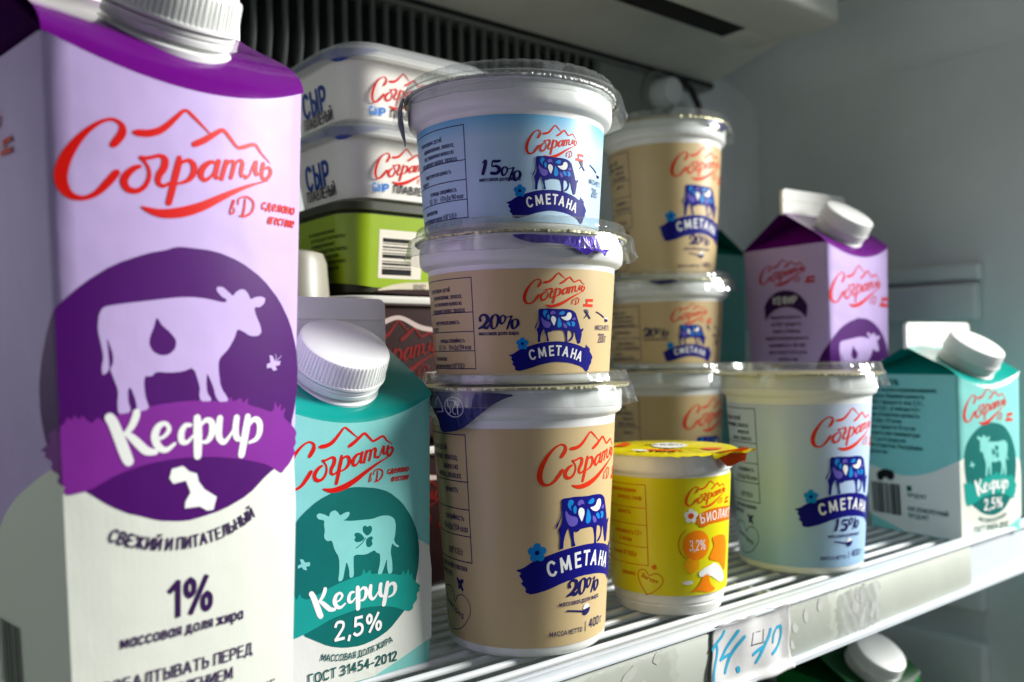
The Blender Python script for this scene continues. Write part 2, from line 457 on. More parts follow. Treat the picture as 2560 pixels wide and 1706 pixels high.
class Print:
    """flat inks wrapped on a surface; every shape lies a hair above the one below"""
    def __init__(self, fn, step, extra=(), level=0.00004, vstep=0, lstep=0.00005, kstep=0.000006):
        self.lstep, self.kstep = lstep, kstep
        self.vstep = vstep
        self.fn, self.step, self.extra = fn, step, extra
        self.level = level
    def begin(self, tr=None):
        self.v, self.f, self.mi, self.mats = [], [], [], []
        self.tr = tr
        self.level += self.lstep
        self.k = 0
    def raw(self, v, f, m, tr='d'):
        tr = self.tr if tr == 'd' else tr
        if tr:
            v = [(p[0] * tr[0] + tr[2], p[1] * tr[1] + tr[3]) + tuple(p[2:]) for p in v]
        bm = bmesh.new()
        bv = [bm.verts.new((p[0], p[1], p[2] if len(p) > 2 else 0.0)) for p in v]
        for fc in f:
            try:
                bm.faces.new([bv[i] for i in fc])
            except ValueError:
                pass
        bmesh.ops.triangulate(bm, faces=bm.faces[:])
        if not bv:
            bm.free(); return
        lo = min(p[0] for p in v); hi = max(p[0] for p in v)
        cuts = [u for u in self.extra if lo < u < hi]
        u = math.ceil(lo / self.step) * self.step
        while u < hi:
            cuts.append(u); u += self.step
        for u in cuts:
            bmesh.ops.bisect_plane(bm, geom=bm.verts[:] + bm.edges[:] + bm.faces[:], plane_co=(u, 0, 0), plane_no=(1, 0, 0))
        if self.vstep:
            lo = min(p[1] for p in v); hi = max(p[1] for p in v)
            u = math.ceil(lo / self.vstep) * self.vstep
            while u < hi:
                bmesh.ops.bisect_plane(bm, geom=bm.verts[:] + bm.edges[:] + bm.faces[:], plane_co=(0, u, 0), plane_no=(0, 1, 0))
                u += self.vstep
        off = self.level + self.k * self.kstep
        self.k += 1
        b = len(self.v)
        bm.verts.ensure_lookup_table()
        for i, q in enumerate(bm.verts):
            q.index = i
            self.v.append(self.fn(q.co.x, q.co.y, off + q.co.z))
        if m not in self.mats:
            self.mats.append(m)
        mi = self.mats.index(m)
        for fc in bm.faces:
            self.f.append(tuple(b + q.index for q in fc.verts)); self.mi.append(mi)
        bm.free()
    def poly(self, pts, m, smooth=1, tr='d'):
        p = [tuple(q[:2]) for q in pts]
        for _ in range(smooth):
            p = chaikin(p)
        self.raw(p, [tuple(range(len(p)))], m, tr)
    def stroke(self, pts, m, n=5, tr='d', wmul=1.0):
        p = catmull([tuple(q) for q in pts], n)
        v, f = [], []
        L = len(p)
        for i, (x, y, w) in enumerate(p):
            a = p[max(i - 1, 0)]; b = p[min(i + 1, L - 1)]
            dx, dy = b[0] - a[0], b[1] - a[1]
            d = math.hypot(dx, dy) or 1e-6
            nx, ny = -dy / d, dx / d
            h = max(w, 0.04) * 0.5 * wmul
            v.append((x + nx * h, y + ny * h)); v.append((x - nx * h, y - ny * h))
        for i in range(L - 1):
            f.append((2 * i, 2 * i + 1, 2 * i + 3, 2 * i + 2))
        for e, s in ((0, -1), (L - 1, 1)):
            x, y, w = p[e]
            a = p[max(e - 1, 0)]; b = p[min(e + 1, L - 1)]
            an = math.atan2(b[1] - a[1], b[0] - a[0]) + (math.pi if s < 0 else 0)
            base = len(v)
            v.append((x, y))
            for k in range(7):
                t = an - math.pi / 2 + math.pi * k / 6
                v.append((x + math.cos(t) * w * .5 * wmul, y + math.sin(t) * w * .5 * wmul))
            for k in range(6):
                f.append((base, base + 1 + k, base + 2 + k))
        self.raw(v, f, m, tr)
    def line(self, a, b, w, m):
        self.stroke([(a[0], a[1], w), (b[0], b[1], w)], m, n=1, tr=None)
    def art(self, key, m, tr='d', smooth=1, wmul=1.0):
        for t, pts in ART[key]:
            if t == 'p':
                self.poly(pts, m, smooth, tr)
            else:
                self.stroke(pts, m, 5, tr, wmul)
    def text(self, s, u, v, h, m, u1=None, bold=0.0, align='l', xs=1.0, shear=0.0, rot=0.0, bend=None):
        sts, wt, w = text2d(s, bold)
        sx = h * xs
        if u1 is not None:
            sx = (u1 - u) / w
        ca, sa = math.cos(rot), math.sin(rot)
        o = {'l': 0.0, 'c': w * 0.5, 'r': w}[align]
        V, F = [], []
        tw = wt * h * min(1.0, (sx / h) ** .6)
        for n, st in enumerate(sts):
            pts = []
            for x, y in st:
                X = (x - o) * sx + y * h * shear; Y = y * h
                if bend:
                    t = X / bend
                    X, Y = (bend - Y) * math.sin(t), bend - (bend - Y) * math.cos(t)
                pts.append((u + X * ca - Y * sa, v + X * sa + Y * ca))
            rv, rf = ribbon(pts, tw)
            b0 = len(V)
            V += [(q[0], q[1], (n % 12) * 0.0000012) for q in rv]
            F += [tuple(b0 + q for q in fc) for fc in rf]
        self.raw(V, F, m, None)
    def disc(self, c, rx, ry, m, n=40, jag=0.0, seed=1):
        rnd = random.Random(seed)
        self.poly([(c[0] + math.cos(2 * math.pi * i / n) * rx * (1 + jag * rnd.uniform(-1, 1)), c[1] + math.sin(2 * math.pi * i / n) * ry * (1 + jag * rnd.uniform(-1, 1))) for i in range(n)], m, 0, None)
    def end(self, name, parent):
        return make(name, self.v, self.f, self.mats, parent, self.mi)

# ------------------------------------------------------------------ traced lettering and pictures (millimetres on their panel)
ART = {"logo": [["s",[[-25.93,209.64,2.01],[-25.03,210.84,2.32],[-23.39,213.74,2.33],[-23.56,216.33,1.52],[-26.18,217.54,1.1],[-30.03,215.61,1.28],[-34.37,210.99,2.03],[-38.03,204.82,3.06],[-39.75,199.05,3.43],[-39.32,195.12,3.15],[-37.36,192.61,2.22],[-34.12,192.16,1.47],[-30.75,193.96,1.78],[-27.76,197.44,2.3],[-25.47,200.62,2.22],[-25.12,201.09,1.92]]],["s",[[-19.83,214.39,1.54],[-18.93,214.4,2.27],[-15.9,214.73,2.4],[-12.8,216.05,2.22],[-10.16,218.33,1.92],[-7.48,221.41,1.51],[-4.67,224.17,1.09],[-2.1,222.64,1.21],[0.61,220.37,0.89],[3.48,218.03,0.51]]],["s",[[-1.78,213.41,1.88],[-0.84,213.96,2.11],[1.67,215.51,2.13],[5.06,218.09,1.81],[8.04,220.01,1.49],[10.52,218.05,1.39],[13.45,215.27,1.17],[15.83,215.73,1.54],[20.36,217.45,1.32],[23.15,214.96,0.97],[26.94,212.22,0.37]]],["s",[[-18.69,203.72,1.35],[-20.21,202.96,1.75],[-22.27,200.82,2.15],[-23.23,198.32,2.24],[-22.15,196.11,2.15],[-19.64,195.8,1.76],[-17.31,197.54,1.46],[-15.95,200.66,1.26],[-16.15,203.57,1.05],[-17.38,205.52,1.04],[-18.36,206.69,1.24],[-17.1,206.52,1.36],[-14.78,207.26,1.26],[-12.7,207.97,1.38],[-11.15,207.03,2.14],[-11.46,204.27,2.24],[-12.98,201.62,2.02],[-13.24,199.16,1.7],[-11.58,198.31,1.28],[-9.16,199.99,0.76]]],["s",[[-6.62,208.29,1.52],[-7.09,205.48,2.17],[-8.07,201.51,2.17],[-8.94,197.57,2.16],[-10.09,192.96,1.94]]],["s",[[-8.04,203.15,0.65],[-6.11,206.45,0.98],[-3.65,207.77,1.43],[-2.02,206.53,2.1],[-2.05,203.74,2.11],[-4.01,201.08,1.43],[-7.29,199.53,0.76]]],["s",[[5.46,208.41,1.03],[3.58,208.34,1.47],[1.14,206.06,2.02],[0.44,203.27,2.01],[1.83,202.06,1.46],[4.11,203.79,0.91],[5.68,206.85,0.68]]],["s",[[6.61,209.15,1.72],[5.67,205.71,1.83],[5.65,203.44,1.48],[7.56,203.83,0.69]]],["s",[[9.5,209.61,1.62],[8.44,206.12,1.61],[7.73,203.28,1.5]]],["s",[[8.44,206.7,0.58],[10.79,209.81,1.05],[12.32,209.47,1.52],[11.84,206.63,1.52],[11.13,204.22,1.4]]],["s",[[11.84,207.78,0.58],[14.1,210.67,1.06],[15.54,210.2,1.54],[15.06,207.1,1.54],[15.24,205.5,1.18],[16.75,206.07,0.59]]],["s",[[16.87,205.15,1.31],[18.45,206.43,0.72],[19.79,209.57,0.96],[21.13,211.66,1.21],[20.9,209.15,1.57],[21.15,207.12,1.45],[22.58,207.62,0.73]]],["s",[[24.12,211.3,1.59],[23.51,208.35,1.58],[23.9,206.03,1.34],[26.04,206.63,1.35],[27.42,208.93,1.48],[26.39,210.46,1.23],[24.13,209.28,0.61]]],["s",[[26.05,205.62,0.49],[21.67,203.94,0.85],[16.15,201.55,1.43],[8.99,197.74,2.2],[1.47,193.44,3.04],[-5.25,190.62,3.41],[-11.75,189.36,2.9],[-15.94,189.97,1.9],[-18.08,190.8,0.73]]],["s",[[10.75,192.68,0.41],[11.82,194.52,0.53],[12.54,196.34,0.53],[12.07,196.57,0.41],[11.23,193.88,0.47],[11.04,191.85,0.58],[12.24,192.27,0.53],[12.54,193.74,0.41],[11.47,193.91,0.35]]],["s",[[16.77,197.72,0.54],[16.47,194.48,0.83],[15.86,191.79,0.83]]],["s",[[14.04,195.36,0.41],[14.34,197.42,0.59],[17.38,198.56,0.72],[20.15,196.96,0.85],[19.55,193.66,0.84],[16.78,191.6,0.84],[14.65,191.49,0.59]]]],"kefir": [["s",[[-29.08,123.96,2.99],[-27.96,121.82,3.21],[-26.29,117.03,3.45],[-24.6,111.93,3.48],[-23.76,109.87,3.17]]],["s",[[-21.0,125.3,2.12],[-21.31,123.73,2.34],[-22.57,120.93,2.12],[-24.39,118.7,1.47]]],["s",[[-24.39,118.81,1.58],[-22.31,116.97,2.44],[-20.21,114.7,2.78],[-18.08,112.66,2.7],[-15.32,112.04,1.86]]],["s",[[-14.67,116.26,0.98],[-12.41,116.84,1.21],[-10.66,119.02,1.55],[-11.92,121.11,1.43],[-14.3,120.09,2.18],[-15.37,116.96,2.61],[-14.17,113.65,2.41],[-11.65,112.47,1.77],[-8.75,114.27,1.01]]],["s",[[-3.3,119.98,1.25],[-5.18,119.89,1.69],[-6.5,117.63,2.25],[-6.31,114.89,2.14],[-4.38,114.46,1.36],[-2.29,116.49,0.8]]],["s",[[-0.91,122.19,2.52],[-0.71,118.59,3.1],[-0.65,114.16,3.11],[-0.7,109.63,2.77]]],["s",[[-0.17,119.1,0.92],[2.25,121.27,1.62],[4.49,120.17,2.34],[4.47,116.54,2.34],[2.8,114.15,1.63],[0.37,114.07,0.81]]],["s",[[7.58,121.49,2.36],[7.19,118.31,2.6],[7.3,115.2,2.49],[9.16,113.24,1.79],[11.69,115.43,1.08],[13.41,118.15,0.85]]],["s",[[14.25,121.25,2.42],[13.86,117.84,2.54],[14.25,114.66,2.43],[15.99,113.49,1.34]]],["s",[[18.9,121.24,2.46],[18.39,117.81,2.95],[17.49,113.26,2.95],[16.46,108.45,2.82]]],["s",[[18.78,117.49,0.86],[21.4,120.22,1.74],[23.87,119.18,2.5],[24.23,115.94,2.51],[22.78,113.3,1.75],[19.59,112.22,0.87]]]],"p_circle": [["p",[[-6.53,178.97],[5.38,178.51],[14.97,175.65],[24.44,170.37],[32.44,162.96],[38.05,154.62],[41.41,145.48],[42.5,138.12],[42.26,129.56],[41.18,122.91],[39.51,116.94],[41.09,110.77],[37.09,104.12],[28.47,100.2],[20.12,93.97],[9.56,90.17],[-2.29,88.37],[-6.84,88.49],[-14.56,89.74],[-21.41,92.41],[-23.98,93.16],[-29.96,96.42],[-36.61,101.62],[-49.03,109.71],[-54.88,116.97],[-57.99,124.54],[-58.06,133.83],[-54.76,142.57],[-48.85,151.6],[-41.01,159.93],[-34.61,166.23],[-26.59,172.08],[-16.78,176.18],[-10.91,177.59],[-8.72,178.52]]]],"p_band": [["p",[[-58.82,113.91],[-49.37,117.27],[-53.21,119.1],[-42.2,122.04],[-40.86,124.95],[-39.71,123.62],[-39.14,125.6],[-37.75,123.75],[-36.95,125.21],[-35.76,123.87],[-34.33,122.25],[-32.48,124.43],[-30.77,122.52],[-28.66,124.19],[-22.86,125.67],[-15.24,127.2],[-6.79,128.02],[2.02,127.97],[9.34,127.22],[12.16,128.79],[12.6,126.77],[16.29,128.32],[16.61,126.11],[19.19,128.18],[18.55,125.61],[24.83,123.93],[30.28,122.03],[31.26,126.43],[32.47,123.39],[34.39,125.38],[33.89,122.11],[36.53,123.77],[35.53,120.22],[36.97,118.92],[40.98,115.93],[42.63,113.69],[41.79,111.93],[42.42,110.05],[41.14,108.34],[41.92,106.45],[40.14,104.19],[41.51,105.99],[39.17,102.78],[36.47,100.77],[35.01,99.51],[30.75,102.2],[25.81,104.36],[15.7,106.98],[3.72,108.9],[-7.59,109.44],[-18.35,108.44],[-27.63,105.93],[-35.64,101.74],[-41.85,100.74],[-42.94,102.38],[-42.18,103.71],[-46.92,104.89],[-44.12,107.02],[-51.6,108.35],[-49.32,110.92],[-56.36,111.89],[-54.82,113.45],[-59.44,113.65]]]],"p_cow": [["p",[[-31.33,156.15],[-30.01,158.65],[-24.95,159.68],[-17.14,160.82],[-9.01,162.07],[-3.42,162.55],[2.33,162.2],[8.25,161.1],[9.76,161.32],[9.76,162.18],[7.66,163.24],[5.89,165.15],[6.13,166.35],[8.28,166.44],[10.68,164.61],[12.2,163.41],[13.43,164.89],[14.97,165.88],[16.84,165.96],[18.41,164.51],[19.37,162.51],[21.27,163.45],[23.84,163.84],[25.8,163.32],[25.49,161.53],[23.55,160.0],[20.97,159.93],[21.63,157.31],[23.93,153.23],[24.34,150.88],[22.65,149.69],[19.42,149.68],[16.24,151.4],[14.05,152.08],[13.11,149.08],[10.63,145.09],[6.95,141.72],[6.93,137.77],[7.81,132.1],[11.34,127.29],[7.48,127.03],[5.96,128.79],[5.07,132.2],[2.7,137.32],[2.38,134.54],[2.64,130.62],[4.73,127.56],[0.52,127.65],[-0.17,129.63],[0.16,132.39],[-2.11,139.21],[-6.05,137.82],[-10.58,137.56],[-14.72,138.04],[-16.12,136.48],[-18.27,136.8],[-18.61,134.16],[-18.18,129.91],[-16.92,126.12],[-20.73,125.28],[-21.16,128.99],[-22.63,133.26],[-23.44,132.77],[-23.55,129.11],[-22.6,125.39],[-26.56,124.84],[-26.71,128.22],[-26.32,132.36],[-28.1,137.61],[-28.56,139.17],[-27.57,141.22],[-27.73,144.32],[-29.32,149.49],[-28.98,144.85],[-28.76,140.72],[-28.93,138.66],[-30.76,137.16],[-30.97,139.74],[-30.31,142.81],[-30.91,146.92],[-31.74,151.53]]]],"p_drop": [["p",[[-14.32,155.88],[-12.75,153.06],[-10.05,150.76],[-8.03,148.21],[-8.31,145.49],[-10.47,143.45],[-13.23,143.21],[-15.66,144.47],[-16.84,146.88],[-16.45,149.54],[-15.32,152.22]]]],"p_fly": [["p",[[28.13,142.88],[29.68,142.57],[30.72,140.47],[33.45,140.72],[33.13,139.22],[31.08,138.97],[31.79,137.46],[30.08,137.2],[29.05,138.41],[27.04,138.16],[27.02,139.64],[28.69,140.2]]],["s",[[30.72,140.47,0.32],[31.38,142.25,0.26],[30.69,143.15,0.19]]],["s",[[30.86,140.46,0.32],[32.75,141.63,0.26],[33.77,142.64,0.19]]]],"p_map": [["p",[[-9.85,106.06],[-5.98,106.7],[-3.77,104.66],[-0.94,103.58],[-0.29,100.9],[1.88,98.03],[6.57,94.92],[5.35,90.73],[2.98,90.68],[0.08,92.48],[-5.36,92.57],[-5.16,94.72],[-3.3,97.6],[-4.94,101.68],[-9.4,101.15],[-10.73,103.09]]]],"t_cow": [["p",[[-20.56,75.15],[-19.21,76.02],[-16.55,75.03],[-14.77,73.83],[-14.1,75.77],[-11.99,76.39],[-10.46,75.3],[-9.57,73.71],[-7.43,74.66],[-5.1,74.94],[-4.93,73.52],[-6.55,71.84],[-8.41,71.51],[-4.23,70.71],[1.46,70.44],[6.28,70.13],[11.2,71.0],[15.18,70.56],[18.19,68.8],[18.98,65.7],[18.64,61.47],[17.91,59.02],[19.12,57.13],[20.96,55.99],[19.93,55.47],[17.9,56.89],[16.89,57.89],[16.05,54.19],[17.03,49.78],[17.19,44.64],[14.95,44.34],[14.17,47.7],[14.21,51.51],[12.97,48.74],[11.43,44.95],[9.14,45.34],[10.48,50.0],[10.53,54.2],[8.55,54.94],[7.58,56.35],[3.17,54.95],[-3.06,55.93],[-3.12,52.23],[-2.93,46.42],[-5.13,45.98],[-5.34,50.12],[-6.6,53.62],[-7.41,50.47],[-8.43,45.74],[-10.77,45.5],[-10.03,50.1],[-10.11,55.82],[-12.34,59.43],[-13.44,63.66],[-15.9,63.62],[-17.22,65.43],[-16.7,68.19],[-17.1,70.66],[-16.87,72.65],[-19.72,73.44]]]],"t_clover": [["p",[[3.76,62.95],[1.57,65.18],[1.41,67.28],[2.86,67.92],[4.01,66.92],[5.08,67.61],[6.43,66.42],[6.01,64.3]]],["p",[[2.59,62.28],[0.42,64.76],[-1.96,65.43],[-2.83,64.4],[-1.99,63.37],[-2.86,62.26],[-1.74,61.1],[0.84,61.05]]],["p",[[3.46,61.99],[5.99,62.79],[6.86,61.66],[5.97,60.62],[6.73,59.16],[5.35,57.95],[3.7,58.2],[3.04,59.97]]],["s",[[2.88,62.24,0.45],[1.12,60.26,0.45],[-1.78,58.62,0.44]]]],"t_circle": [["p",[[0.71,84.85],[8.39,83.58],[15.26,81.11],[22.3,75.57],[27.44,68.88],[31.11,61.43],[32.48,53.38],[32.15,45.58],[30.54,38.9],[29.99,32.92],[27.32,29.1],[22.02,24.54],[15.76,19.43],[8.61,16.73],[0.64,15.55],[-8.05,16.48],[-15.52,18.87],[-22.75,23.1],[-27.16,25.65],[-29.66,31.32],[-32.87,40.62],[-34.34,48.74],[-34.95,56.68],[-34.32,63.63],[-31.99,70.36],[-26.67,76.35],[-19.53,81.45],[-10.46,84.86],[-3.05,85.26]]]],"t_band": [["p",[[-36.24,42.83],[-33.7,41.57],[-31.04,43.81],[-30.08,40.87],[-28.43,43.72],[-27.78,41.62],[-24.99,40.3],[-18.65,42.31],[-11.26,44.61],[-3.71,45.89],[1.1,46.14],[2.12,49.29],[3.04,46.22],[5.52,48.3],[5.78,45.91],[9.94,45.71],[18.01,43.91],[22.12,42.52],[23.18,44.91],[24.41,42.12],[26.32,45.25],[26.83,41.27],[28.42,42.73],[28.41,40.14],[30.54,38.03],[33.22,35.82],[32.14,34.7],[32.9,33.7],[31.06,32.73],[31.38,30.06],[28.91,27.93],[28.91,26.2],[26.77,25.32],[23.08,26.9],[17.9,29.19],[10.78,30.99],[2.84,31.94],[-4.91,31.55],[-13.41,30.4],[-22.64,27.47],[-30.71,25.23],[-33.32,25.79],[-34.94,29.28],[-35.56,37.23]]]],"t_fly": [["p",[[-28.21,57.94],[-26.73,57.54],[-25.9,56.13],[-23.69,56.01],[-23.73,54.42],[-25.5,54.32],[-25.1,52.82],[-26.59,53.23],[-27.43,54.48],[-29.18,54.14],[-29.15,55.32],[-27.65,55.86]]]],"c_cow": [["p",[[7.58,34.32],[8.1,35.01],[9.67,35.03],[11.79,35.2],[14.5,35.02],[17.27,34.87],[19.56,34.96],[21.92,34.85],[23.75,34.55],[25.33,33.84],[26.49,32.8],[26.85,31.76],[27.76,29.67],[28.68,27.57],[29.29,25.34],[31.32,26.14],[31.09,24.95],[30.22,24.29],[30.28,22.84],[29.67,20.46],[29.48,19.01],[28.68,18.75],[27.98,19.02],[27.6,20.21],[26.87,21.79],[26.48,23.36],[25.95,24.68],[25.48,23.89],[25.37,22.32],[24.61,20.75],[23.37,19.84],[22.59,19.84],[23.03,20.62],[23.96,21.27],[24.72,22.58],[24.52,23.89],[23.86,24.68],[22.76,25.07],[22.15,24.94],[21.89,23.11],[22.01,20.76],[22.13,19.32],[21.06,19.33],[21.18,21.03],[20.83,22.86],[20.2,24.68],[19.16,25.08],[17.42,25.09],[15.43,25.1],[14.18,24.85],[13.9,24.33],[13.54,24.59],[12.94,24.08],[12.66,24.6],[11.98,24.48],[11.99,23.18],[12.27,21.36],[12.83,20.06],[11.45,19.95],[11.31,21.89],[10.76,23.71],[10.35,25.52],[9.82,25.66],[9.01,23.99],[8.48,21.93],[8.39,19.6],[7.14,19.61],[7.22,21.42],[7.33,23.23],[7.02,24.78],[6.76,25.56],[7.56,26.84],[7.96,28.13],[8.04,30.19],[7.83,32.26]]],["s",[[7.79,33.55,0.21],[7.67,30.71,0.26],[7.04,28.4,0.36],[6.29,26.86,0.57],[6.08,25.96,0.21]]]],"c_cyan": [["p",[[9.68,33.28],[10.07,34.31],[11.13,34.43],[11.8,33.78],[11.54,32.88],[10.87,32.62],[10.74,31.72],[11.14,30.95],[10.47,31.47],[9.68,32.5]]],["p",[[12.21,32.62],[12.89,31.71],[12.76,30.16],[12.22,29.91],[11.68,30.68],[11.54,31.72]]],["p",[[17.16,32.61],[18.14,33.52],[19.57,34.0],[20.32,33.4],[20.04,32.49],[18.74,32.1]]],["p",[[17.18,31.19],[18.2,29.89],[18.96,28.07],[18.69,26.77],[17.54,26.2],[16.59,26.78],[16.74,28.59]]],["p",[[21.16,28.72],[22.66,29.12],[23.49,28.07],[23.52,27.03],[23.02,26.9],[22.09,27.55]]],["p",[[23.65,28.99],[25.16,29.18],[26.09,28.35],[25.87,27.03],[24.75,26.77],[24.1,27.29],[24.56,28.08]]]],"c_white": [["p",[[14.8,31.58],[15.78,30.93],[15.99,29.63],[15.4,28.08],[14.99,27.17],[14.28,28.21],[13.45,29.9],[13.57,31.06],[14.12,31.58]]],["p",[[22.86,33.42],[23.79,32.91],[24.08,31.47],[23.25,30.03],[21.74,29.5],[19.94,29.89],[18.18,31.19],[20.21,31.24],[21.24,31.72],[21.66,33.02]]]],"c_lilac": [["p",[[13.16,32.49],[13.28,33.52],[14.23,34.09],[15.33,33.78],[15.91,32.22],[15.34,32.74],[14.52,32.61],[13.97,32.23]]],["p",[[9.15,31.35],[9.94,30.05],[11.01,29.4],[12.91,28.87],[13.52,27.83],[13.06,26.54],[11.56,26.03],[10.22,26.56],[9.28,28.38],[8.83,30.19]]],["p",[[19.68,28.59],[21.18,27.81],[21.86,26.77],[21.37,26.04],[20.31,26.19],[19.7,27.29]]],["p",[[24.18,30.17],[25.42,31.09],[26.33,30.84],[26.1,29.79],[25.14,29.78]]]],"c_band": [["p",[[-6.66,13.86],[-4.41,14.37],[-2.16,15.85],[-1.32,16.37],[3.94,18.19],[7.84,19.21],[11.23,19.71],[16.48,20.03],[22.06,19.6],[28.22,18.19],[32.99,16.47],[33.58,18.59],[34.34,17.0],[35.11,17.66],[35.38,16.46],[36.29,16.66],[36.09,15.12],[37.94,13.23],[38.63,11.88],[37.64,11.09],[37.73,9.75],[36.31,8.18],[35.76,6.58],[34.19,5.23],[30.9,7.93],[23.63,9.89],[15.39,10.58],[8.39,9.29],[3.28,7.54],[-1.79,6.37],[-3.74,7.1],[-3.44,8.29],[-5.09,9.83],[-4.23,10.47],[-5.59,12.22],[-4.73,12.91]]]],"c_fly": [["s",[[31.37,34.72,0.43],[32.91,33.16,0.82],[35.37,30.69,0.72]]],["s",[[32.83,34.88,0.44],[33.86,33.18,0.57],[31.55,30.76,0.31]]]],"c_spoon": [["s",[[39.98,33.91,0.49],[43.42,32.87,0.53],[47.0,31.48,0.74]]],["p",[[48.05,30.69],[52.31,30.54],[51.87,29.56],[50.0,29.05],[48.67,29.48]]]],"c_cream": [["p",[[48.04,30.77],[49.1,31.54],[50.79,31.45],[52.29,30.62]]]],"c_20": [["s",[[-19.71,30.2,1.5],[-19.89,31.51,1.04],[-18.3,32.77,1.03],[-16.38,32.06,1.58],[-16.12,30.04,1.81],[-17.89,27.97,1.26],[-20.47,26.62,0.58]]],["s",[[-20.67,26.41,0.82],[-18.6,27.12,1.49],[-16.52,26.68,1.48],[-15.58,27.91,0.56]]],["s",[[-12.5,32.7,0.44],[-13.98,31.23,1.34],[-14.56,28.53,1.57],[-13.89,26.46,1.01],[-12.45,26.58,0.56],[-11.12,28.99,1.21],[-10.86,31.41,1.43],[-11.83,32.57,0.77],[-12.67,32.71,0.44]]]],"c_pct": [["s",[[-9.0,32.18,0.55],[-10.05,30.69,1.1],[-9.68,28.52,0.99],[-8.33,29.03,0.65],[-7.5,30.96,0.87],[-8.23,32.16,0.65],[-9.17,32.18,0.44]]],["s",[[-7.54,31.5,0.33],[-5.91,31.46,0.43],[-4.54,31.92,0.54]]],["s",[[-4.54,31.81,0.65],[-5.69,29.14,0.87],[-6.88,25.92,0.76]]],["s",[[-3.39,30.33,0.54],[-4.61,28.95,1.3],[-4.34,26.41,1.3],[-3.04,26.39,0.65],[-1.75,28.25,1.4],[-2.1,29.98,0.97],[-3.39,30.33,0.43]]]],"c_15": [["s",[[-12.89,31.95,0.48],[-11.45,32.83,1.31],[-11.91,30.24,1.56],[-12.9,27.04,1.57]]],["s",[[-4.87,32.41,1.05],[-6.83,32.26,1.29],[-8.02,32.44,0.82],[-8.51,30.14,0.59],[-6.59,30.16,1.18],[-5.14,28.7,1.76],[-6.38,26.89,1.42],[-8.79,27.01,1.54]]]],"c_smet": [[4.57,13.85],[9.24,14.86],[13.86,15.5],[17.45,15.56],[21.21,15.08],[25.55,14.09],[29.16,12.94]]}
ART_FLAP400 = [[-50.7,124.67],[-37.87,124.74],[-26.91,124.49],[-18.18,124.42],[-10.99,124.42],[-2.57,123.44],[-7.08,121.66],[-11.16,119.23],[-15.79,115.22],[-20.75,111.13],[-25.08,107.89],[-29.75,106.13],[-36.95,105.26],[-38.61,106.59],[-38.82,111.67],[-42.0,117.91]]
ART_FLAP200 = [(-3.68,68.2),(1.95,68.45),(9.41,67.89),(22.05,67.71),(30.99,68.06),(42.53,68.1),(50.02,68.1),(42.85,64.23),(37.2,61.82),(36.2,59.25),(34.98,60.89),(29.79,61.71),(26.61,59.07),(22.18,61.7),(17.3,63.77),(10.51,64.37),(4.74,64.16),(-0.19,65.89)]
NOTE_X0, NOTE_X1 = 0.3578, 0.4267
NOTE_STROKES = [[(368.43, -144.13, 1.25), (366.43, -146.39, 1.25), (362.95, -148.31, 1.25), (359.94, -150.04, 1.25), (358.64, -151.35, 1.25)], [(362.05, -150.24, 1.2), (362.61, -152.5, 1.2), (361.45, -155.96, 1.2), (359.65, -159.52, 1.2), (358.28, -163.17, 1.2), (357.98, -166.27, 1.2)], [(379.32, -146.14, 1.3), (375.0, -149.85, 1.3), (370.52, -153.72, 1.3), (367.84, -156.35, 1.3), (365.64, -157.99, 1.3)], [(365.64, -158.12, 1.2), (368.66, -157.87, 1.2), (373.02, -157.25, 1.2)], [(383.67, -149.93, 1.35), (378.41, -153.85, 1.35), (373.86, -158.25, 1.35), (371.12, -162.21, 1.35), (369.29, -165.4, 1.35)], [(379.14, -165.72, 1.9), (379.56, -166.63, 1.9)], [(408.27, -151.35, 1.35), (406.49, -154.38, 1.35), (402.07, -158.49, 1.35), (398.65, -162.22, 1.35), (394.8, -165.94, 1.35)], [(392.18, -161.18, 1.4), (394.99, -160.28, 1.4), (400.16, -159.2, 1.4)], [(416.77, -151.55, 1.0), (413.82, -151.94, 1.0), (410.81, -154.73, 1.0), (409.48, -158.42, 1.0)], [(414.32, -151.47, 1.35), (417.51, -151.56, 1.35), (418.9, -154.14, 1.35), (418.02, -157.98, 1.35), (414.46, -161.78, 1.35), (408.56, -164.17, 1.35)]]
NOTE_BOX = [[(391.87, -149.6, 0.55), (390.06, -155.86, 0.55)], [(389.83, -155.86, 0.6), (400.71, -156.74, 0.6)], [(400.95, -156.84, 0.5), (402.35, -150.12, 0.5)], [(394.86, -150.01, 0.35), (399.51, -150.51, 0.35)]]
GC_LOC = (0.6670, 0.3566, -.355)

# ------------------------------------------------------------------ cartons
def art_bbox(key):
    p = [q for _, pts in ART[key] for q in pts]
    return min(q[0] for q in p), max(q[0] for q in p), min(q[1] for q in p), max(q[1] for q in p)

def fit(key, left, right, bottom, top):
    b = art_bbox(key)
    sx = (right - left) / (b[1] - b[0]); sy = (top - bottom) / (b[3] - b[2])
    return (sx, sy, left - b[0] * sx, bottom - b[2] * sy)

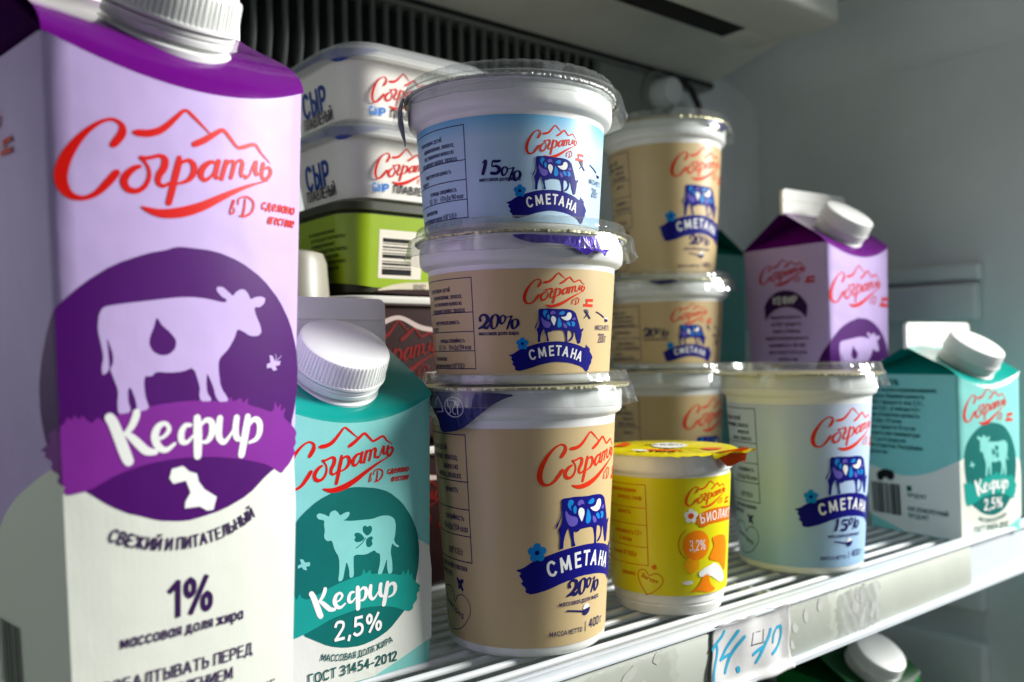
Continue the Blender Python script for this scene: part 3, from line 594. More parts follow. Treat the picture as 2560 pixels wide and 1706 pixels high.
def put_logo(P, tr, m, tag_text=True, sharp=True):
    P.begin(tr)
    P.art('logo', m)
    sx, sy = tr[0], tr[1]
    if tag_text == 'full':
        P.tr = None
        a, b = (23.2 * sx + tr[2], 195.2 * sy + tr[3]), (38.9 * sx + tr[2], 195.2 * sy + tr[3])
        P.text('сделано', a[0], a[1], 3.4 * sy, m, u1=b[0], shear=0.25, bold=0.05)
        P.text('агестане', 26.0 * sx + tr[2], 190.3 * sy + tr[3], 3.4 * sy, m, u1=38.7 * sx + tr[2], shear=0.25, bold=0.05)
    elif tag_text == 'bars':
        P.poly([(29.5, 194.6), (40.5, 194.8), (40.4, 197.8), (29.4, 197.4)], m, 0)
        P.poly([(26.5, 189.4), (40.2, 189.0), (40.3, 192.0), (26.5, 192.2)], m, 0)
        P.poly([(29.6, 192.0), (32.0, 192.0), (32.4, 195.0), (30.4, 195.0)], m, 0)

def make_carton(loc, al, w, hs, hr, fh, k, h0, dip, bulge, board, roofm, front, side, label, group, sidem=None, finm=None):
    a = R(al)
    root = empty('kefir_carton', loc, a)
    tag(root, label, 'carton', group)
    r = 0.0022
    def sc(h): return 1 + k * (h - h0)
    def bul(u, h):
        t = max(0.0, 1 - (2 * u / w) ** 2)
        return bulge * t * max(0.0, min(1.0, h / hs)) ** .6
    cols = []      # (x, y, top)
    NF = 18
    for i in range(NF + 1):
        u = -w / 2 + r + (w - 2 * r) * i / NF
        cols.append((u, None, hs - dip * (1 - (2 * u / w) ** 2)))
    def corner(cx, cy, a0):
        for j in range(1, 4):
            t = a0 + math.pi / 2 * j / 4
            cols.append((cx + r * math.cos(t), cy + r * math.sin(t), hs))
    corner(w / 2 - r, r, -math.pi / 2)
    for i in range(5): cols.append((w / 2, r + (w - 2 * r) * i / 4, hs))
    corner(w / 2 - r, w - r, 0)
    for i in range(5): cols.append((w / 2 - r - (w - 2 * r) * i / 4, w, hs))
    corner(-w / 2 + r, w - r, math.pi / 2)
    for i in range(5): cols.append((-w / 2, w - r - (w - 2 * r) * i / 4, hs))
    corner(-w / 2 + r, r, math.pi)
    NH = 16
    vs, fs = [], []
    for (x, y, top) in cols:
        for j in range(NH + 1):
            h = top * j / NH
            s = sc(h)
            yy = -bul(x, h) if y is None else y * s
            vs.append((x * s, yy, h))
    n = len(cols); m1 = NH + 1
    for i in range(n):
        i2 = (i + 1) % n
        for j in range(NH):
            fs.append((i * m1 + j, i2 * m1 + j, i2 * m1 + j + 1, i * m1 + j + 1))
    fs.append(tuple(i * m1 for i in range(n))[::-1])
    body = make('body', vs, fs, board, root, smooth=True, angle=35)
    # roof
    vs, fs = [], []
    s = sc(hs); wr = w / 2 * s; ym = w / 2 * s
    NR = 18
    g = []
    for i in range(NF + 1):
        u = -w / 2 + (w) * i / NF
        top = hs - dip * (1 - (2 * u / w) ** 2)
        p0 = Vector((u * sc(top), -bul(u, top), top))
        p3 = Vector((u * s * 1.0, ym - 0.0012, hr))
        lean = 0.55 + 0.25 * (1 - (2 * u / w) ** 2)
        d = p3 - p0
        p1 = p0 + Vector((0, d.y * 0.06, d.z * 0.30 * lean + 0.001)) if w < .083 else p0 + Vector((0, d.y * 0.03, d.z * 0.52 * lean + 0.003))
        p2 = p0 + d * 0.62
        row = []
        for j in range(NR + 1):
            t = j / NR
            q = p0 * (1 - t) ** 3 + p1 * 3 * t * (1 - t) ** 2 + p2 * 3 * t * t * (1 - t) + p3 * t ** 3
            row.append(len(vs)); vs.append(q)
        g.append(row)
    for i in range(NF):
        for j in range(NR):
            fs.append((g[i][j], g[i + 1][j], g[i + 1][j + 1], g[i][j + 1]))
    b0 = len(vs)
    wb = w * s
    vs += [(-wr, wb, hs), (wr, wb, hs), (wr, ym + 0.0012, hr), (-wr, ym + 0.0012, hr)]
    fs.append((b0, b0 + 3, b0 + 2, b0 + 1))
    for sg in (-1, 1):
        A = (sg * wr, 0.0, hs); Bp = (sg * wr, wb, hs)
        ap = (sg * (wr - 0.030), ym, hr - 0.0025); E = (sg * wr, ym, hr)
        q = len(vs)
        vs += [A, Bp, ap, E]
        fs.append((q, q + 1, q + 2))
        fs.append((q, q + 2, q + 3)); fs.append((q + 1, q + 3, q + 2))
    make('gable_roof', vs, fs, roofm, root, smooth=True, angle=28)
    # sealed fin along the ridge
    bm = bmesh.new()
    prof = []
    rr = 0.004
    for cx, cz, a0 in ((wr - rr, fh - rr, 0), (-wr + rr, fh - rr, 90)):
        for q in range(6):
            t = R(a0 + 18 * q)
            prof.append((cx + rr * math.cos(t), cz + rr * math.sin(t)))
    prof += [(-wr, 0), (wr, 0)]
    f1 = [bm.verts.new((x, ym - 0.0014, hr - 0.0015 + z)) for x, z in prof]
    f2 = [bm.verts.new((x, ym + 0.0014, hr - 0.0015 + z)) for x, z in prof]
    bm.faces.new(f1); bm.faces.new(f2[::-1])
    for i in range(len(f1)):
        i2 = (i + 1) % len(f1)
        bm.faces.new((f1[i], f2[i], f2[i2], f1[i2]))
    fin = from_bm('top_fin', bm, FIN_WHITE if finm is None else finm, root)
    box('crimp_line', (-wr + 0.002, ym - 0.0018, hr + fh * 0.50), (wr - 0.002, ym - 0.0013, hr + fh * 0.53), CARD_WHITE, fin)
    # screw cap on the sloping front roof panel
    mid = g[NF // 2]
    t0 = Vector(vs[mid[6]]); t1 = Vector(vs[mid[15]])
    nrm = Vector((0, -(t1 - t0).z, (t1 - t0).y)).normalized()
    c = (t0 + t1) / 2 + ((t0 - t1).normalized() * .0032 if w > .083 else Vector((0, 0, 0)))
    rot = Vector((0, 0, 1)).rotation_difference(nrm).to_matrix().to_4x4()
    cs = w / 0.080
    M = Matrix.Translation(c - nrm * 0.0012) @ rot
    NRIB = 72
    cr = 0.0213 * cs
    def ribs(aa, j, rad, z):
        if 4 <= j <= 6:
            ph = (aa * NRIB / (2 * math.pi)) % 1.0
            rad -= 0.0007 * (1 if ph < 0.4 else 0)
        return rad, z
    cap = lathe('screw_cap', [(cr - 0.0010, 0.0088), (cr, 0.0090), (cr + 0.0004, 0.0094), (cr + 0.0003, 0.0104), (cr, 0.0108), (cr - 0.0003, 0.0150), (cr - 0.0007, 0.0198), (cr - 0.0012, 0.0206), (cr - 0.0024, 0.0211), (cr * 0.5, 0.0212), (0.0, 0.0212)], CAP_WHITE, root, seg=NRIB * 6, angle=30, wob=ribs)
    cap.matrix_local = M
    ring = lathe('tamper_ring', [(cr - 0.002, 0.0038), (cr - 0.0008, 0.0040), (cr - 0.0006, 0.0058), (cr - 0.0014, 0.0062), (cr - 0.0014, 0.0068), (cr - 0.0004, 0.0071), (cr - 0.0004, 0.0082), (cr - 0.002, 0.0085), (cr - 0.002, 0.0092)], CAP_WHITE, cap, seg=72)
    flange = lathe('spout_flange', [(cr - 0.0002, -0.004), (cr - 0.0002, 0.0016), (cr - 0.0008, 0.0022), (cr - 0.003, 0.0024), (cr - 0.003, 0.0042)], CAP_WHITE, cap, seg=72)
    # printed artwork
    def fn(u, v, off):
        u /= 1000.0; v /= 1000.0
        s = sc(v)
        if u >= -w / 2:
            return (u * s, -bul(u, v) - off, v)
        return (-w / 2 * s - off, (-w / 2 - u) * s, v)
    P = Print(fn, 2.5, extra=(-w * 500 + 0.001,), vstep=12.0)
    front(P, body)
    if side:
        side(P, body)
    return root

def emblem_purple(P, body, S, near=True):
    """S scales the traced art (board 86 mm wide) to this carton"""
    tr = (S, S, 0, 0)
    w2 = 43.0 * S
    P.begin(None)
    P.poly([(-w2 * 3, 0.3)] + [(p[0] * S, p[1] * S) for p in [(-129, 60), (-115, 78), (-104, 84.5), (-98, 89.5), (-88, 95), (-77, 99.6), (-62, 105), (-50.7, 108.6), (-43, 110.5), (-20, 112), (10, 106), (20, 101.5), (28.5, 101), (33.7, 103.9), (42.98, 108.4)]] + [(w2 - 0.05, 0.3)], CARD_WHITE, 1, None)
    P.end('lower_panel', body)
    put_logo(P, tr, RED, 'full' if near else 'bars')
    P.end('logo', body)
    P.begin(tr); P.art('p_circle', DPURPLE); P.end('emblem_disc', body)
    P.begin(tr); P.art('p_band', BPURPLE); P.end('emblem_band', body)
    P.begin(tr); P.art('p_cow', LILAC); P.art('p_drop', DPURPLE); P.art('p_fly', LILAC, smooth=0); P.end('cow_picture', body)
    P.begin(tr); P.art('kefir', WHITEINK, wmul=1.0); P.art('p_map', WHITEINK, smooth=0)
    P.end('word_and_map', body)
    P.begin(None)
    bx = 'СВЕЖИЙ И ПИТАТЕЛЬНЫЙ'
    P.text(bx, -4.0 * S, 79.3 * S, 3.7 * S, INKPURPLE, align='c', xs=0.94, bold=0.035, bend=58.0 * S)
    P.text('1%', -11.6 * S, 57.5 * S, 11.0 * S, INKPURPLE, u1=5.6 * S, bold=0.03)
    P.text('массовая доля жира', -27.7 * S, 51.0 * S, 3.6 * S, INKPURPLE, u1=18.4 * S, bold=0.03)
    P.text('ВЗБАЛТЫВАТЬ ПЕРЕД', -34 * S, 37.6 * S, 3.7 * S, INKPURPLE, u1=23 * S, bold=0.03)
    P.text('УПОТРЕБЛЕНИЕМ', -28 * S, 31.2 * S, 3.7 * S, INKPURPLE, u1=14.5 * S, bold=0.03)
    P.text('ХРАНИТЬ В ХОЛОДИЛЬНИКЕ', -36 * S, 22.5 * S, 3.0 * S, INKPURPLE, u1=34 * S, bold=0.03)
    P.end('lettering', body)

def emblem_teal(P, body, near=True):
    P.begin(None)
    P.poly([(-119.9, 0.3), (-119.9, 50), (-112, 48), (-100, 45), (-88, 43), (-74, 44.5), (-60, 49), (-48, 55), (-40, 59), (-25, 63), (0, 64), (20, 61.5), (32.2, 57.3), (39.95, 52.5), (39.95, 0.3)], CARD_WHITE, 1, None)
    P.end('lower_panel', body)
    put_logo(P, fit('logo', -33.4, 17.4, 84.9, 111.3), RED, 'full' if near else 'bars')
    P.end('logo', body)
    P.begin((1, 1, 0, 0)); P.art('t_circle', DTEAL); P.end('emblem_disc', body)
    P.begin((1, 1, 0, 0)); P.art('t_band', BTEAL); P.end('emblem_band', body)
    P.begin((1, 1, 0, 0)); P.art('t_cow', MINT); P.art('t_clover', DTEAL); P.art('t_fly', MINT, smooth=0); P.end('cow_picture', body)
    P.begin(fit('kefir', -23.3, 18.6, 31.4, 43.6)); P.art('kefir', WHITEINK)
    P.text('2,5%', -13.2, 20.8, 7.4, WHITEINK, u1=11.6, bold=0.035)
    P.end('word_and_percent', body)
    P.begin(None)
    P.text('МАССОВАЯ ДОЛЯ ЖИРА', -1.0, 11.0, 2.6, INKTEAL, align='c', xs=0.98, bold=0.03, bend=62)
    P.text('ГОСТ 31454-2012', -25.6, 5.0, 3.9, INKTEAL, u1=20.0, bold=0.035)
    P.end('lettering', body)

def side_purple(P, body, S, near=False):
    c = (-100.0 if near else -86.0) * S
    P.begin(None)
    put_logo(P, fit('logo', c - 25 * S, c + 22 * S, 210 * S, 232 * S), mat('red_ink_side', (196, 30, 20), 0.45), 'bars')
    P.end('side_logo', body)
    if not near:
        P.begin(None)
        P.poly([(c + math.cos(R(t)) * 25 * S, 180 * S + math.sin(R(t)) * 25 * S) for t in range(24, 160, 8)] + [(c + math.cos(R(t)) * 24 * S, 170 * S + math.sin(R(t)) * 20 * S) for t in range(156, 20, -8)], INKPURPLE, 0, None)
        P.text('КЕФИР', c, 193.0 * S, 6.0 * S, WHITEINK, align='c', bold=0.03)
        for i, t in enumerate(('Пищевая ценность', 'на 100 г продукта', 'белки, углеводы', 'энергетическая ценность', 'калорийность 160 кДж', 'срок годности 10 суток', 'хранить при', 'температуре от 2 до 6', 'изготовитель')):
            P.text(t, c, (180 - i * 6.2) * S, 2.8 * S, INKPURPLE, align='c', bold=0.03)
        P.end('side_lettering', body)
    P.begin(None)
    x = c - 12 * S
    rnd = random.Random(4)
    for i in range(14):
        wv = rnd.choice((0.6, 1.0, 1.6)) * S
        P.poly([(x, 30 * S), (x + wv, 30 * S), (x + wv, 52 * S), (x, 52 * S)], BLACKINK, 0, None)
        x += wv + rnd.choice((0.6, 1.0)) * S
    P.end('barcode', body)

def side_teal(P, body):
    P.begin(None)
    rows = ('Кефир 2,5%', 'Состав: молоко нормализованное,', 'закваска. Пищевая ценность', 'на 100 г продукта: жир 2,5 г,', 'белок 2,8 г, углеводы 4,0 г.', 'Энергетическая ценность', '212 кДж / 51 ккал', 'Срок годности 10 суток', 'Хранить при температуре', 'от 2 до 6 градусов', 'Изготовитель: Республика', 'Дагестан')
    for i, t in enumerate(rows):
        P.text(t, -116, 113 - i * 4.9, 2.9 if i else 4.2, INKTEAL, xs=0.95, bold=0.045)
    P.end('side_lettering', body)
    P.begin(None)
    P.text('ПРОДУКТ', -84, 27.5, 2.8, INKTEAL, bold=0.03)
    P.text('КИСЛОМОЛОЧНЫЙ', -84, 17.0, 3.0, INKTEAL, bold=0.03, u1=-50)
    P.text('ПРОДУКТ', -84, 11.8, 3.0, INKTEAL, bold=0.03)
    P.poly([(-84, 32), (-80, 32), (-80, 36), (-84, 36)], INKTEAL, 0, None)
    P.end('product_lettering', body)
    P.begin(None)
    rnd = random.Random(9)
    x = -116.0
    while x < -90:
        wv = rnd.choice((0.5, 0.9, 1.5))
        P.poly([(x, 12), (x + wv, 12), (x + wv, 36), (x, 36)], BLACKINK, 0, None)
        x += wv + rnd.choice((0.5, 0.9))
    P.poly([(-110, 38), (-106, 37), (-103, 41), (-98, 38), (-94, 41), (-95, 46), (-103, 47), (-110, 44)], BLACKINK, 1, None)
    P.end('barcode', body)

ZS = -0.142
KG = 'kefir cartons on the fridge shelf'
LILAC_BIG = make_carton((.1032, .3012, ZS), 8.4, .086, .2425, .274, .024, .87, .142, .0112, .0085, LILAC, PURPLE,
    lambda P, b: emblem_purple(P, b, 1.0), lambda P, b: side_purple(P, b, 1.0, True),
    'large lilac kefir carton at the left front, purple cow disc and 1% on its face', KG)
MINT_NEAR = make_carton((.1895, .3440, ZS), 1.5, .080, .1235, .1470, .0250, .5, .07, .0105, .003, MINT, TEAL,
    lambda P, b: emblem_teal(P, b), None,
    'mint and teal kefir carton with clover cow, between the big lilac carton and the tubs', KG)
MINT_FAR = make_carton((.6550 + .040 * math.cos(R(-8)), .2945 + .040 * math.sin(R(-8)), ZS), -8, .080, .1215, .1425, .0205, .5, .07, .0105, .003, MINT, TEAL,
    lambda P, b: emblem_teal(P, b, False), side_teal,
    'mint and teal kefir carton standing at the far right end of the shelf', KG)
LILAC_FAR = make_carton((.6270 + .040 * math.cos(R(-4.5)), .3790 + .040 * math.sin(R(-4.5)), ZS), -4.5, .080, .226, .2545, .0215, .55, .14, .0105, .003, LILAC, PURPLE,
    lambda P, b: emblem_purple(P, b, .93, False), lambda P, b: side_purple(P, b, .93),
    'lilac kefir carton with purple roof behind the far mint carton', KG)
MINT_BACK = make_carton((.708, .556, ZS), 90, .080, .232, .2560, .0200, .4, .14, .0105, .003, MINT, TEAL,
    lambda P, b: emblem_teal(P, b, False), None,
    'tall teal carton in shadow at the back, half hidden left of the far lilac carton', KG)

# ------------------------------------------------------------------ tubs
def cup_fn(r0, k, rref):
    def fn(u, v, off):
        a = u / rref; r = r0 + k * v / 1000.0 + off
        return (r * math.cos(a), r * math.sin(a), v / 1000.0)
    return fn

def rim_fn(prof, rref):
    def fn(u, v, off):
        h = v / 1000.0
        r = prof[-1][1] if h >= prof[-1][0] else prof[0][1]
        for (h0, r0), (h1, r1) in zip(prof, prof[1:]):
            if h0 <= h <= h1:
                r = r0 + (r1 - r0) * (h - h0) / (h1 - h0)
        a = u / rref
        r += off
        return (r * math.cos(a), r * math.sin(a), h)
    return fn

INFO200 = [(-36.8, 44.6, '(указан рядом с датой)'), (-29.3, 41.2, 'нормализованные, закваска;'), (-29.7, 37.9, 'восстановленное молоко из'),
           (-27.7, 34.6, 'обезжиренного молока, закваска.'), (-31.9, 29.0, 'энергетическая ценность'), (-50.0, 26.0, 'продукта:'),
           (-29.2, 20.3, 'углеводы  калорийность'), (-25.6, 16.9, None), (-43.6, 11.7, 'молочнокислых'), (-29.9, 8.2, 'микроорганизмов не менее 1х10⁷ КОЕ/г')]

def print200(P, parent, blue):
    d = 4.0 if blue else 0.0
    P.begin(None)
    b = NAVY_TXT
    L = [50.4, 34.3, 25.3, 16.2, 7.8]
    for h in L:
        P.line((-68, h), (-23.5 + d * .5, h), 0.42, b)
    P.line((-23.5 + d * .5, 50.5), (-23.5 + d * .5, 7.7), 0.42, b)
    for u, v, t in INFO200:
        t = t or ('15,0   3,6 г      670 кДж/160 ккал' if blue else '20,0   3,4 г      854 кДж/204 ккал')
        P.text(t, u + d * .5, v, 2.15, b, align='r', xs=0.62, bold=0.025)
    P.end('info_panel', parent)
    if blue:
        put_logo(P, fit('logo', 7.3, 33.4, 34.5, 49.3), ORED, 'bars')
    else:
        put_logo(P, fit('logo', 1.3, 31.3, 36.2, 51.5), ORED, 'bars')
    P.end('logo', parent)
    smetana(P, parent, (1, 1, d, -0.3 if blue else 0))
    P.begin((1, 1, d + 2, -2.6) if blue else None)
    P.art('c_pct', NAVY_TXT)
    P.tr = None
    P.art('c_15' if blue else 'c_20', NAVY_TXT)
    P.text('массовая доля жира', -20.8 + d * 1.5, 23.3 + (0 if not blue else .2), 1.75, NAVY_TXT, u1=-1.6 + d * 1.5, bold=0.035)
    P.end('percent_lettering', parent)
    P.begin((1, 1, d, 0))
    P.art('c_fly', NAVY_TXT); P.art('c_spoon', NAVY_TXT); P.art('c_cream', WHITEINK)
    P.tr = None
    P.text('МАССА НЕТТО', 39.6 + d, 25.3, 2.2, NAVY_TXT, xs=0.75, bold=0.03)
    P.text('200 г', 42.6 + d, 19.4, 4.0, NAVY_TXT, xs=0.66, bold=0.02)
    P.end('weight_lettering', parent)

def smetana(P, parent, tr):
    P.begin(tr); P.art('c_band', NAVY)
    P.end('name_banner', parent)
    sx, sy, ox, oy = tr
    P.begin(None)
    fx, fy = 0.1 * sx + ox, 19.05 * sy + oy
    for i in range(5):
        a = R(90 + 72 * i)
        P.disc((fx + math.cos(a) * 1.75 * sx, fy + math.sin(a) * 1.75 * sy), 1.2 * sx, 1.2 * sy, CYAN, 16)
    P.disc((fx, fy), 0.95 * sx, 0.95 * sy, CYAN, 16)
    P.disc((fx, fy), 0.75 * sx, 0.75 * sy, NAVY, 16)
    pts = ART['c_smet']
    for i, (ch, p) in enumerate(zip('СМЕТАНА', pts)):
        q0, q1 = pts[max(i - 1, 0)], pts[min(i + 1, 6)]
        rot = math.atan2(q1[1] - q0[1], q1[0] - q0[0])
        P.text(ch, p[0] * sx + ox + math.sin(rot) * 1.8 * sy, p[1] * sy + oy - 1.95 * sy, 4.1 * sy, WHITEINK, align='c', xs=0.95, bold=0.055, rot=rot)
    P.end('name_and_flower', parent)
    P.begin(tr)
    P.art('c_cow', NAVY); P.art('c_cyan', CYAN); P.art('c_lilac', LILACINK); P.art('c_white', WHITEINK)
    P.end('cow_picture', parent)

def print400(P, parent, pc='20', lab=True):
    P.begin(None)
    b = NAVY_TXT
    for h in (104.2, 81.9, 68.7, 55.9, 43.5):
        P.line((-72, h), (-27.5, h), 0.5, b)
    P.line((-27.4, 104.3), (-27.6, 43.4), 0.5, b)
    rows = [(96.5, -40, '(указан рядом с датой)'), (92, -33, 'нормализованные, закваска;'), (87.6, -33, 'молоко из'), (83.4, -31, 'молока, закваска.'), (76.5, -34, 'ценность'),
            (63.2, -31, 'калорийность'), (58.0, -29, ('854 кДж/204 ккал' if pc == '20' else '670 кДж/160 ккал')), (46.5, -33, '1х10⁷ КОЕ/г'), (39.0, -31, 'герметичной упаковки'), (35.0, -44, 'при температуре')]
    for v, u, t in rows:
        P.text(t, u, v, 2.9, b, align='r', xs=0.62, bold=0.025)
    # heart with a slanted word and a butterfly
    hp = [(-47.6, 8.0), (-38.5, 10.5), (-31.4, 17.5), (-30.9, 23.5), (-35, 27.0), (-40, 25.8), (-42.9, 22.6), (-44.2, 27.4), (-48.2, 29.2), (-55, 27.5), (-61, 21.5), (-58, 16), (-47.6, 8.0)]
    P.stroke([(x, y, 0.45) for x, y in hp], b, 5, None)
    P.text('Сметана', -56, 21.5, 3.0, b, u1=-35.5, bold=0.05, rot=R(-18))
    P.stroke([(-39.2, 34.5, 1.2), (-37.4, 32.2, 2.6), (-35.4, 29.6, 1.6)], b, 4, None)
    P.stroke([(-35.0, 34.0, 1.8), (-37.2, 32.2, 2.2), (-38.4, 29.8, 1.2)], b, 4, None)
    P.end('info_panel', parent)
    put_logo(P, fit('logo', 6.75, 55.6, 79.2, 104.6), ORED, 'bars')
    P.end('logo', parent)
    smetana(P, parent, (1.54, 1.54, 5.26, 20.6))
    P.begin(None)
    sx = 1.13
    if pc == '20':
        P.tr = (sx, 1.12, 21.0 + 20.67 * sx, 28.3 - 26.41 * 1.12); P.art('c_20', NAVY_TXT)
        P.tr = (sx, 1.12, 21.0 + 20.67 * sx, 28.3 - 26.41 * 1.12); P.art('c_pct', NAVY_TXT)
    else:
        P.tr = (sx, 1.12, 21.0 + 13.5 * sx, 28.3 - 26.89 * 1.12); P.art('c_15', NAVY_TXT)
        P.tr = (sx, 1.12, 21.0 + 20.2 * sx, 28.3 - 25.92 * 1.12); P.art('c_pct', NAVY_TXT)
    P.tr = None
    P.text('массовая доля жира', 16.3, 23.9, 2.1, NAVY_TXT, u1=43.2, bold=0.035)
    P.stroke([(20.8, 21.3, .7), (25, 20.6, .8), (30, 19.6, .9)], NAVY_TXT, 4, None)
    P.poly([(29.8, 20.0), (36.2, 21.0), (35.2, 18.4), (33, 17.2), (31, 17.6)], NAVY_TXT, 1, None)
    P.poly([(30.2, 20.1), (31.6, 22.6), (34.0, 22.9), (35.9, 20.9)], WHITEINK, 1, None)
    P.end('percent_lettering', parent)
    P.begin(None)
    P.text('МАССА НЕТТО', 11.1, 10.1, 2.0, NAVY_TXT, u1=30.6, bold=0.035)
    P.line((33.0, 14.2), (32.9, 9.6), 0.4, NAVY_TXT)
    P.text('400 г', 35.6, 10.6, 3.9, NAVY_TXT, u1=48.5, bold=0.02)
    P.end('weight_lettering', parent)

def lid_part(root, hb, rs, m=None):
    """clear snap lid: skirt to hb-0.009, seal plane at hb, raised ring above"""
    rnd = random.Random(int(hb * 1e5) + int(root.location.x * 1e4))
    ph = [rnd.uniform(0, 6.28) for _ in range(4)]
    def wob(a, j, r, z):
        e = 0.0003 * math.sin(5 * a + ph[0]) + 0.0002 * math.sin(11 * a + ph[1])
        if j <= 2:
            t = (a * 14 / (2 * math.pi)) % 1.0
            r += e + (0.0009 if t < 0.12 else 0.0) * (1 if j < 2 else .4)
            z += 0.0004 * math.sin(3 * a + ph[2])
        elif j >= 9:
            t = (a * 40 / (2 * math.pi)) % 1.0
            r += e * .3 - (0.0006 if t < 0.3 and j in (9, 10) else 0)
        return r, z
    prof = [(rs + .0006, hb - .0088), (rs, hb - .0092), (rs - .0006, hb - .0060), (rs - .0016, hb - .0008), (rs - .0020, hb + .0004), (rs - .0026, hb + .0009), (.0545, hb + .0010), (.0541, hb + .0014),
            (.0536, hb + .0030), (.0529, hb + .0058), (.0522, hb + .0065), (.0508, hb + .0066), (.0500, hb + .0060), (.0490, hb + .0026), (.0482, hb + .0022), (0, hb + .0020)]
    o = lathe('lid', prof, m or LID, root, seg=280, angle=32, wob=wob)
    return o

def make_tub(loc, big, labm, printer, label, rot=0.0, sealm=None, group='sour cream tubs stacked on the shelf', name='sour_cream_tub'):
    x, y, z = loc
    root = empty(name, loc, math.atan2(-y, -x) + rot)
    tag(root, label, 'tub', group)
    if not big:
        r0, k, rref, top, l0, l1 = .0434, .0040 / .055, 45.5, .0700, .0046, .0535
        prof = [(0, .0012), (.0385, .0012), (.0400, 0), (.0420, .0004), (.0431, .0016), (.0436, .003), (.0474, .0552), (.0476, .0560), (.0484, .0566), (.0502, .0574), (.0512, .0586), (.0517, .0606), (.0518, .0655), (.0515, .0672), (.0505, .0680), (.0508, .0686), (.0523, .0688), (.0524, .0696), (.0515, .0700), (.0, .0700)]
        rs = .0590
    else:
        r0, k, rref, top, l0, l1 = .0392, .0070 / .1077, 43.0, .1258, .0050, .1074
        prof = [(0, .0015), (.0355, .0015), (.0368, 0), (.0380, .0004), (.0390, .0016), (.0394, .003), (.0463, .1085), (.0465, .1098), (.0466, .1112), (.0474, .1120), (.0490, .1128), (.0498, .1142), (.0500, .1165), (.0501, .1225), (.0498, .1240), (.0504, .1246), (.0516, .1248), (.0517, .1254), (.0508, .1258), (0, .1258)]
        rs = .0573
    lathe('tub_body', prof, WHITE_PLASTIC, root, seg=128)
    vs, fs = [], []
    N = 160
    for i in range(N):
        a = 2 * math.pi * i / N
        for j in range(9):
            h = l0 + (l1 - l0) * j / 8
            r = r0 + k * h + .00022
            vs.append((r * math.cos(a), r * math.sin(a), h))
    for i in range(N):
        i2 = (i + 1) % N
        for j in range(8):
            fs.append((i * 9 + j, i2 * 9 + j, i2 * 9 + j + 1, i * 9 + j + 1))
    lab = make('label', vs, fs, labm, root, smooth=True)
    P = Print(cup_fn(r0, k, rref), 1.6, level=.00025, lstep=.000035, kstep=.0000025)
    printer(P, lab)
    # crimped foil seal on the rim
    rnd = random.Random(int(x * 1e4) + int(z * 1e4))
    amp = [rnd.uniform(-1, 1) for _ in range(720)]
    def wob(a, j, r, zz):
        i = int(a / (2 * math.pi) * 360 + .5) % 360
        if 0 < j < 4:
            r += .00045 * amp[i]; zz += .00030 * amp[359 - i]
        return r, zz
    seal = lathe('foil_seal', [(.0505, top + .0001), (.0524, top - .0002), (.0536, top - .0003), (.0536, top + .0007), (.0520, top + .0009), (.0, top + .0008)], sealm or FOIL, root, seg=360, angle=60, wob=wob)
    lid_part(root, top + .0008, rs)
    return root, seal, top, rref

RIM200 = [(.050, .0520), (.056, .0532), (.0600, .0545), (.066, .0546), (.0693, .0538), (.072, .0536)]
RIM400 = [(.1050, .0495), (.1095, .0502), (.1130, .0512), (.118, .0522), (.1245, .0528), (.126, .0530)]
SILVERPALE = mat('pale_seal', (205, 205, 200), .45, noise=.05, nscale=300)
CX, CY = .2873, .3465
t400, s400, _, _ = make_tub((CX, CY, ZS), True, BEIGE, lambda P, p: print400(P, p), 'large beige sour cream tub with navy foil flap at the bottom of the front stack')
t200, s200, _, _ = make_tub((CX, CY, -.0145), False, BEIGE, lambda P, p: print200(P, p, False), 'small beige sour cream tub with torn violet foil, in the middle of the front stack')
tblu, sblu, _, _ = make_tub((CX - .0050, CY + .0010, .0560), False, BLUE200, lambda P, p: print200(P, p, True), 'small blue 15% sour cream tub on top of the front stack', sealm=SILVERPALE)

def flap(seal, prof, rref, pts, m, name='foil_flap', lift=0.0008, extra=None, thick=.00035):
    P = Print(rim_fn(prof, rref), 1.2)
    P.level = lift
    P.begin(None)
    P.poly(pts, m, 1, None)
    if extra:
        extra(P)
    o = P.end(name, seal)
    bm = bmesh.new(); bm.from_mesh(o.data)
    bm.to_mesh(o.data); bm.free()
    s = o.modifiers.new('thickness', 'SOLIDIFY'); s.thickness = thick; s.offset = 1
    return o

def icons(P):
    m = mat('pale_icon_ink', (205, 200, 225), 0.4)
    c = (-28.1, 117.7)
    P.stroke([(c[0] + 4.6 * math.cos(R(t)), c[1] + 4.6 * math.sin(R(t)), .30) for t in range(0, 361, 15)], m, 2, None)
    P.stroke([(-30.9, 121.0, .3), (-31.0, 118.6, .3), (-30.0, 117.2, .3), (-29.9, 115.4, .3), (-31.2, 114.6, .3)], m, 3, None)
    P.stroke([(-30.9, 121.0, .3), (-27.4, 120.7, .3), (-27.6, 118.4, .3), (-28.6, 117.0, .3), (-28.8, 115.2, .3), (-27.6, 114.3, .3)], m, 2, None)
    for dx in (-26.8, -26.1, -25.4):
        P.stroke([(dx, 120.7, .25), (dx - .1, 118.8, .25)], m, 1, None)
    P.stroke([(-26.8, 118.8, .3), (-25.5, 118.7, .3)], m, 1, None)
    P.stroke([(-26.1, 118.8, .35), (-26.4, 114.4, .35)], m, 1, None)
    P.stroke([(-38.6, 118.6, .3), (-36.4, 122.4, .3), (-34.6, 118.8, .3)], m, 1, None)
    P.stroke([(-34.4, 118.2, .3), (-34.2, 115.4, .3), (-37.8, 115.2, .3)], m, 1, None)
flap(s400, RIM400, 43.0, [(-58, 125.0)] + [tuple(p) for p in ART_FLAP400] + [(-46, 119.5), (-52, 121.5), (-58, 123)], NAVYFOIL, extra=icons)
flap(s200, RIM200, 45.5, ART_FLAP200, PURPFOIL)
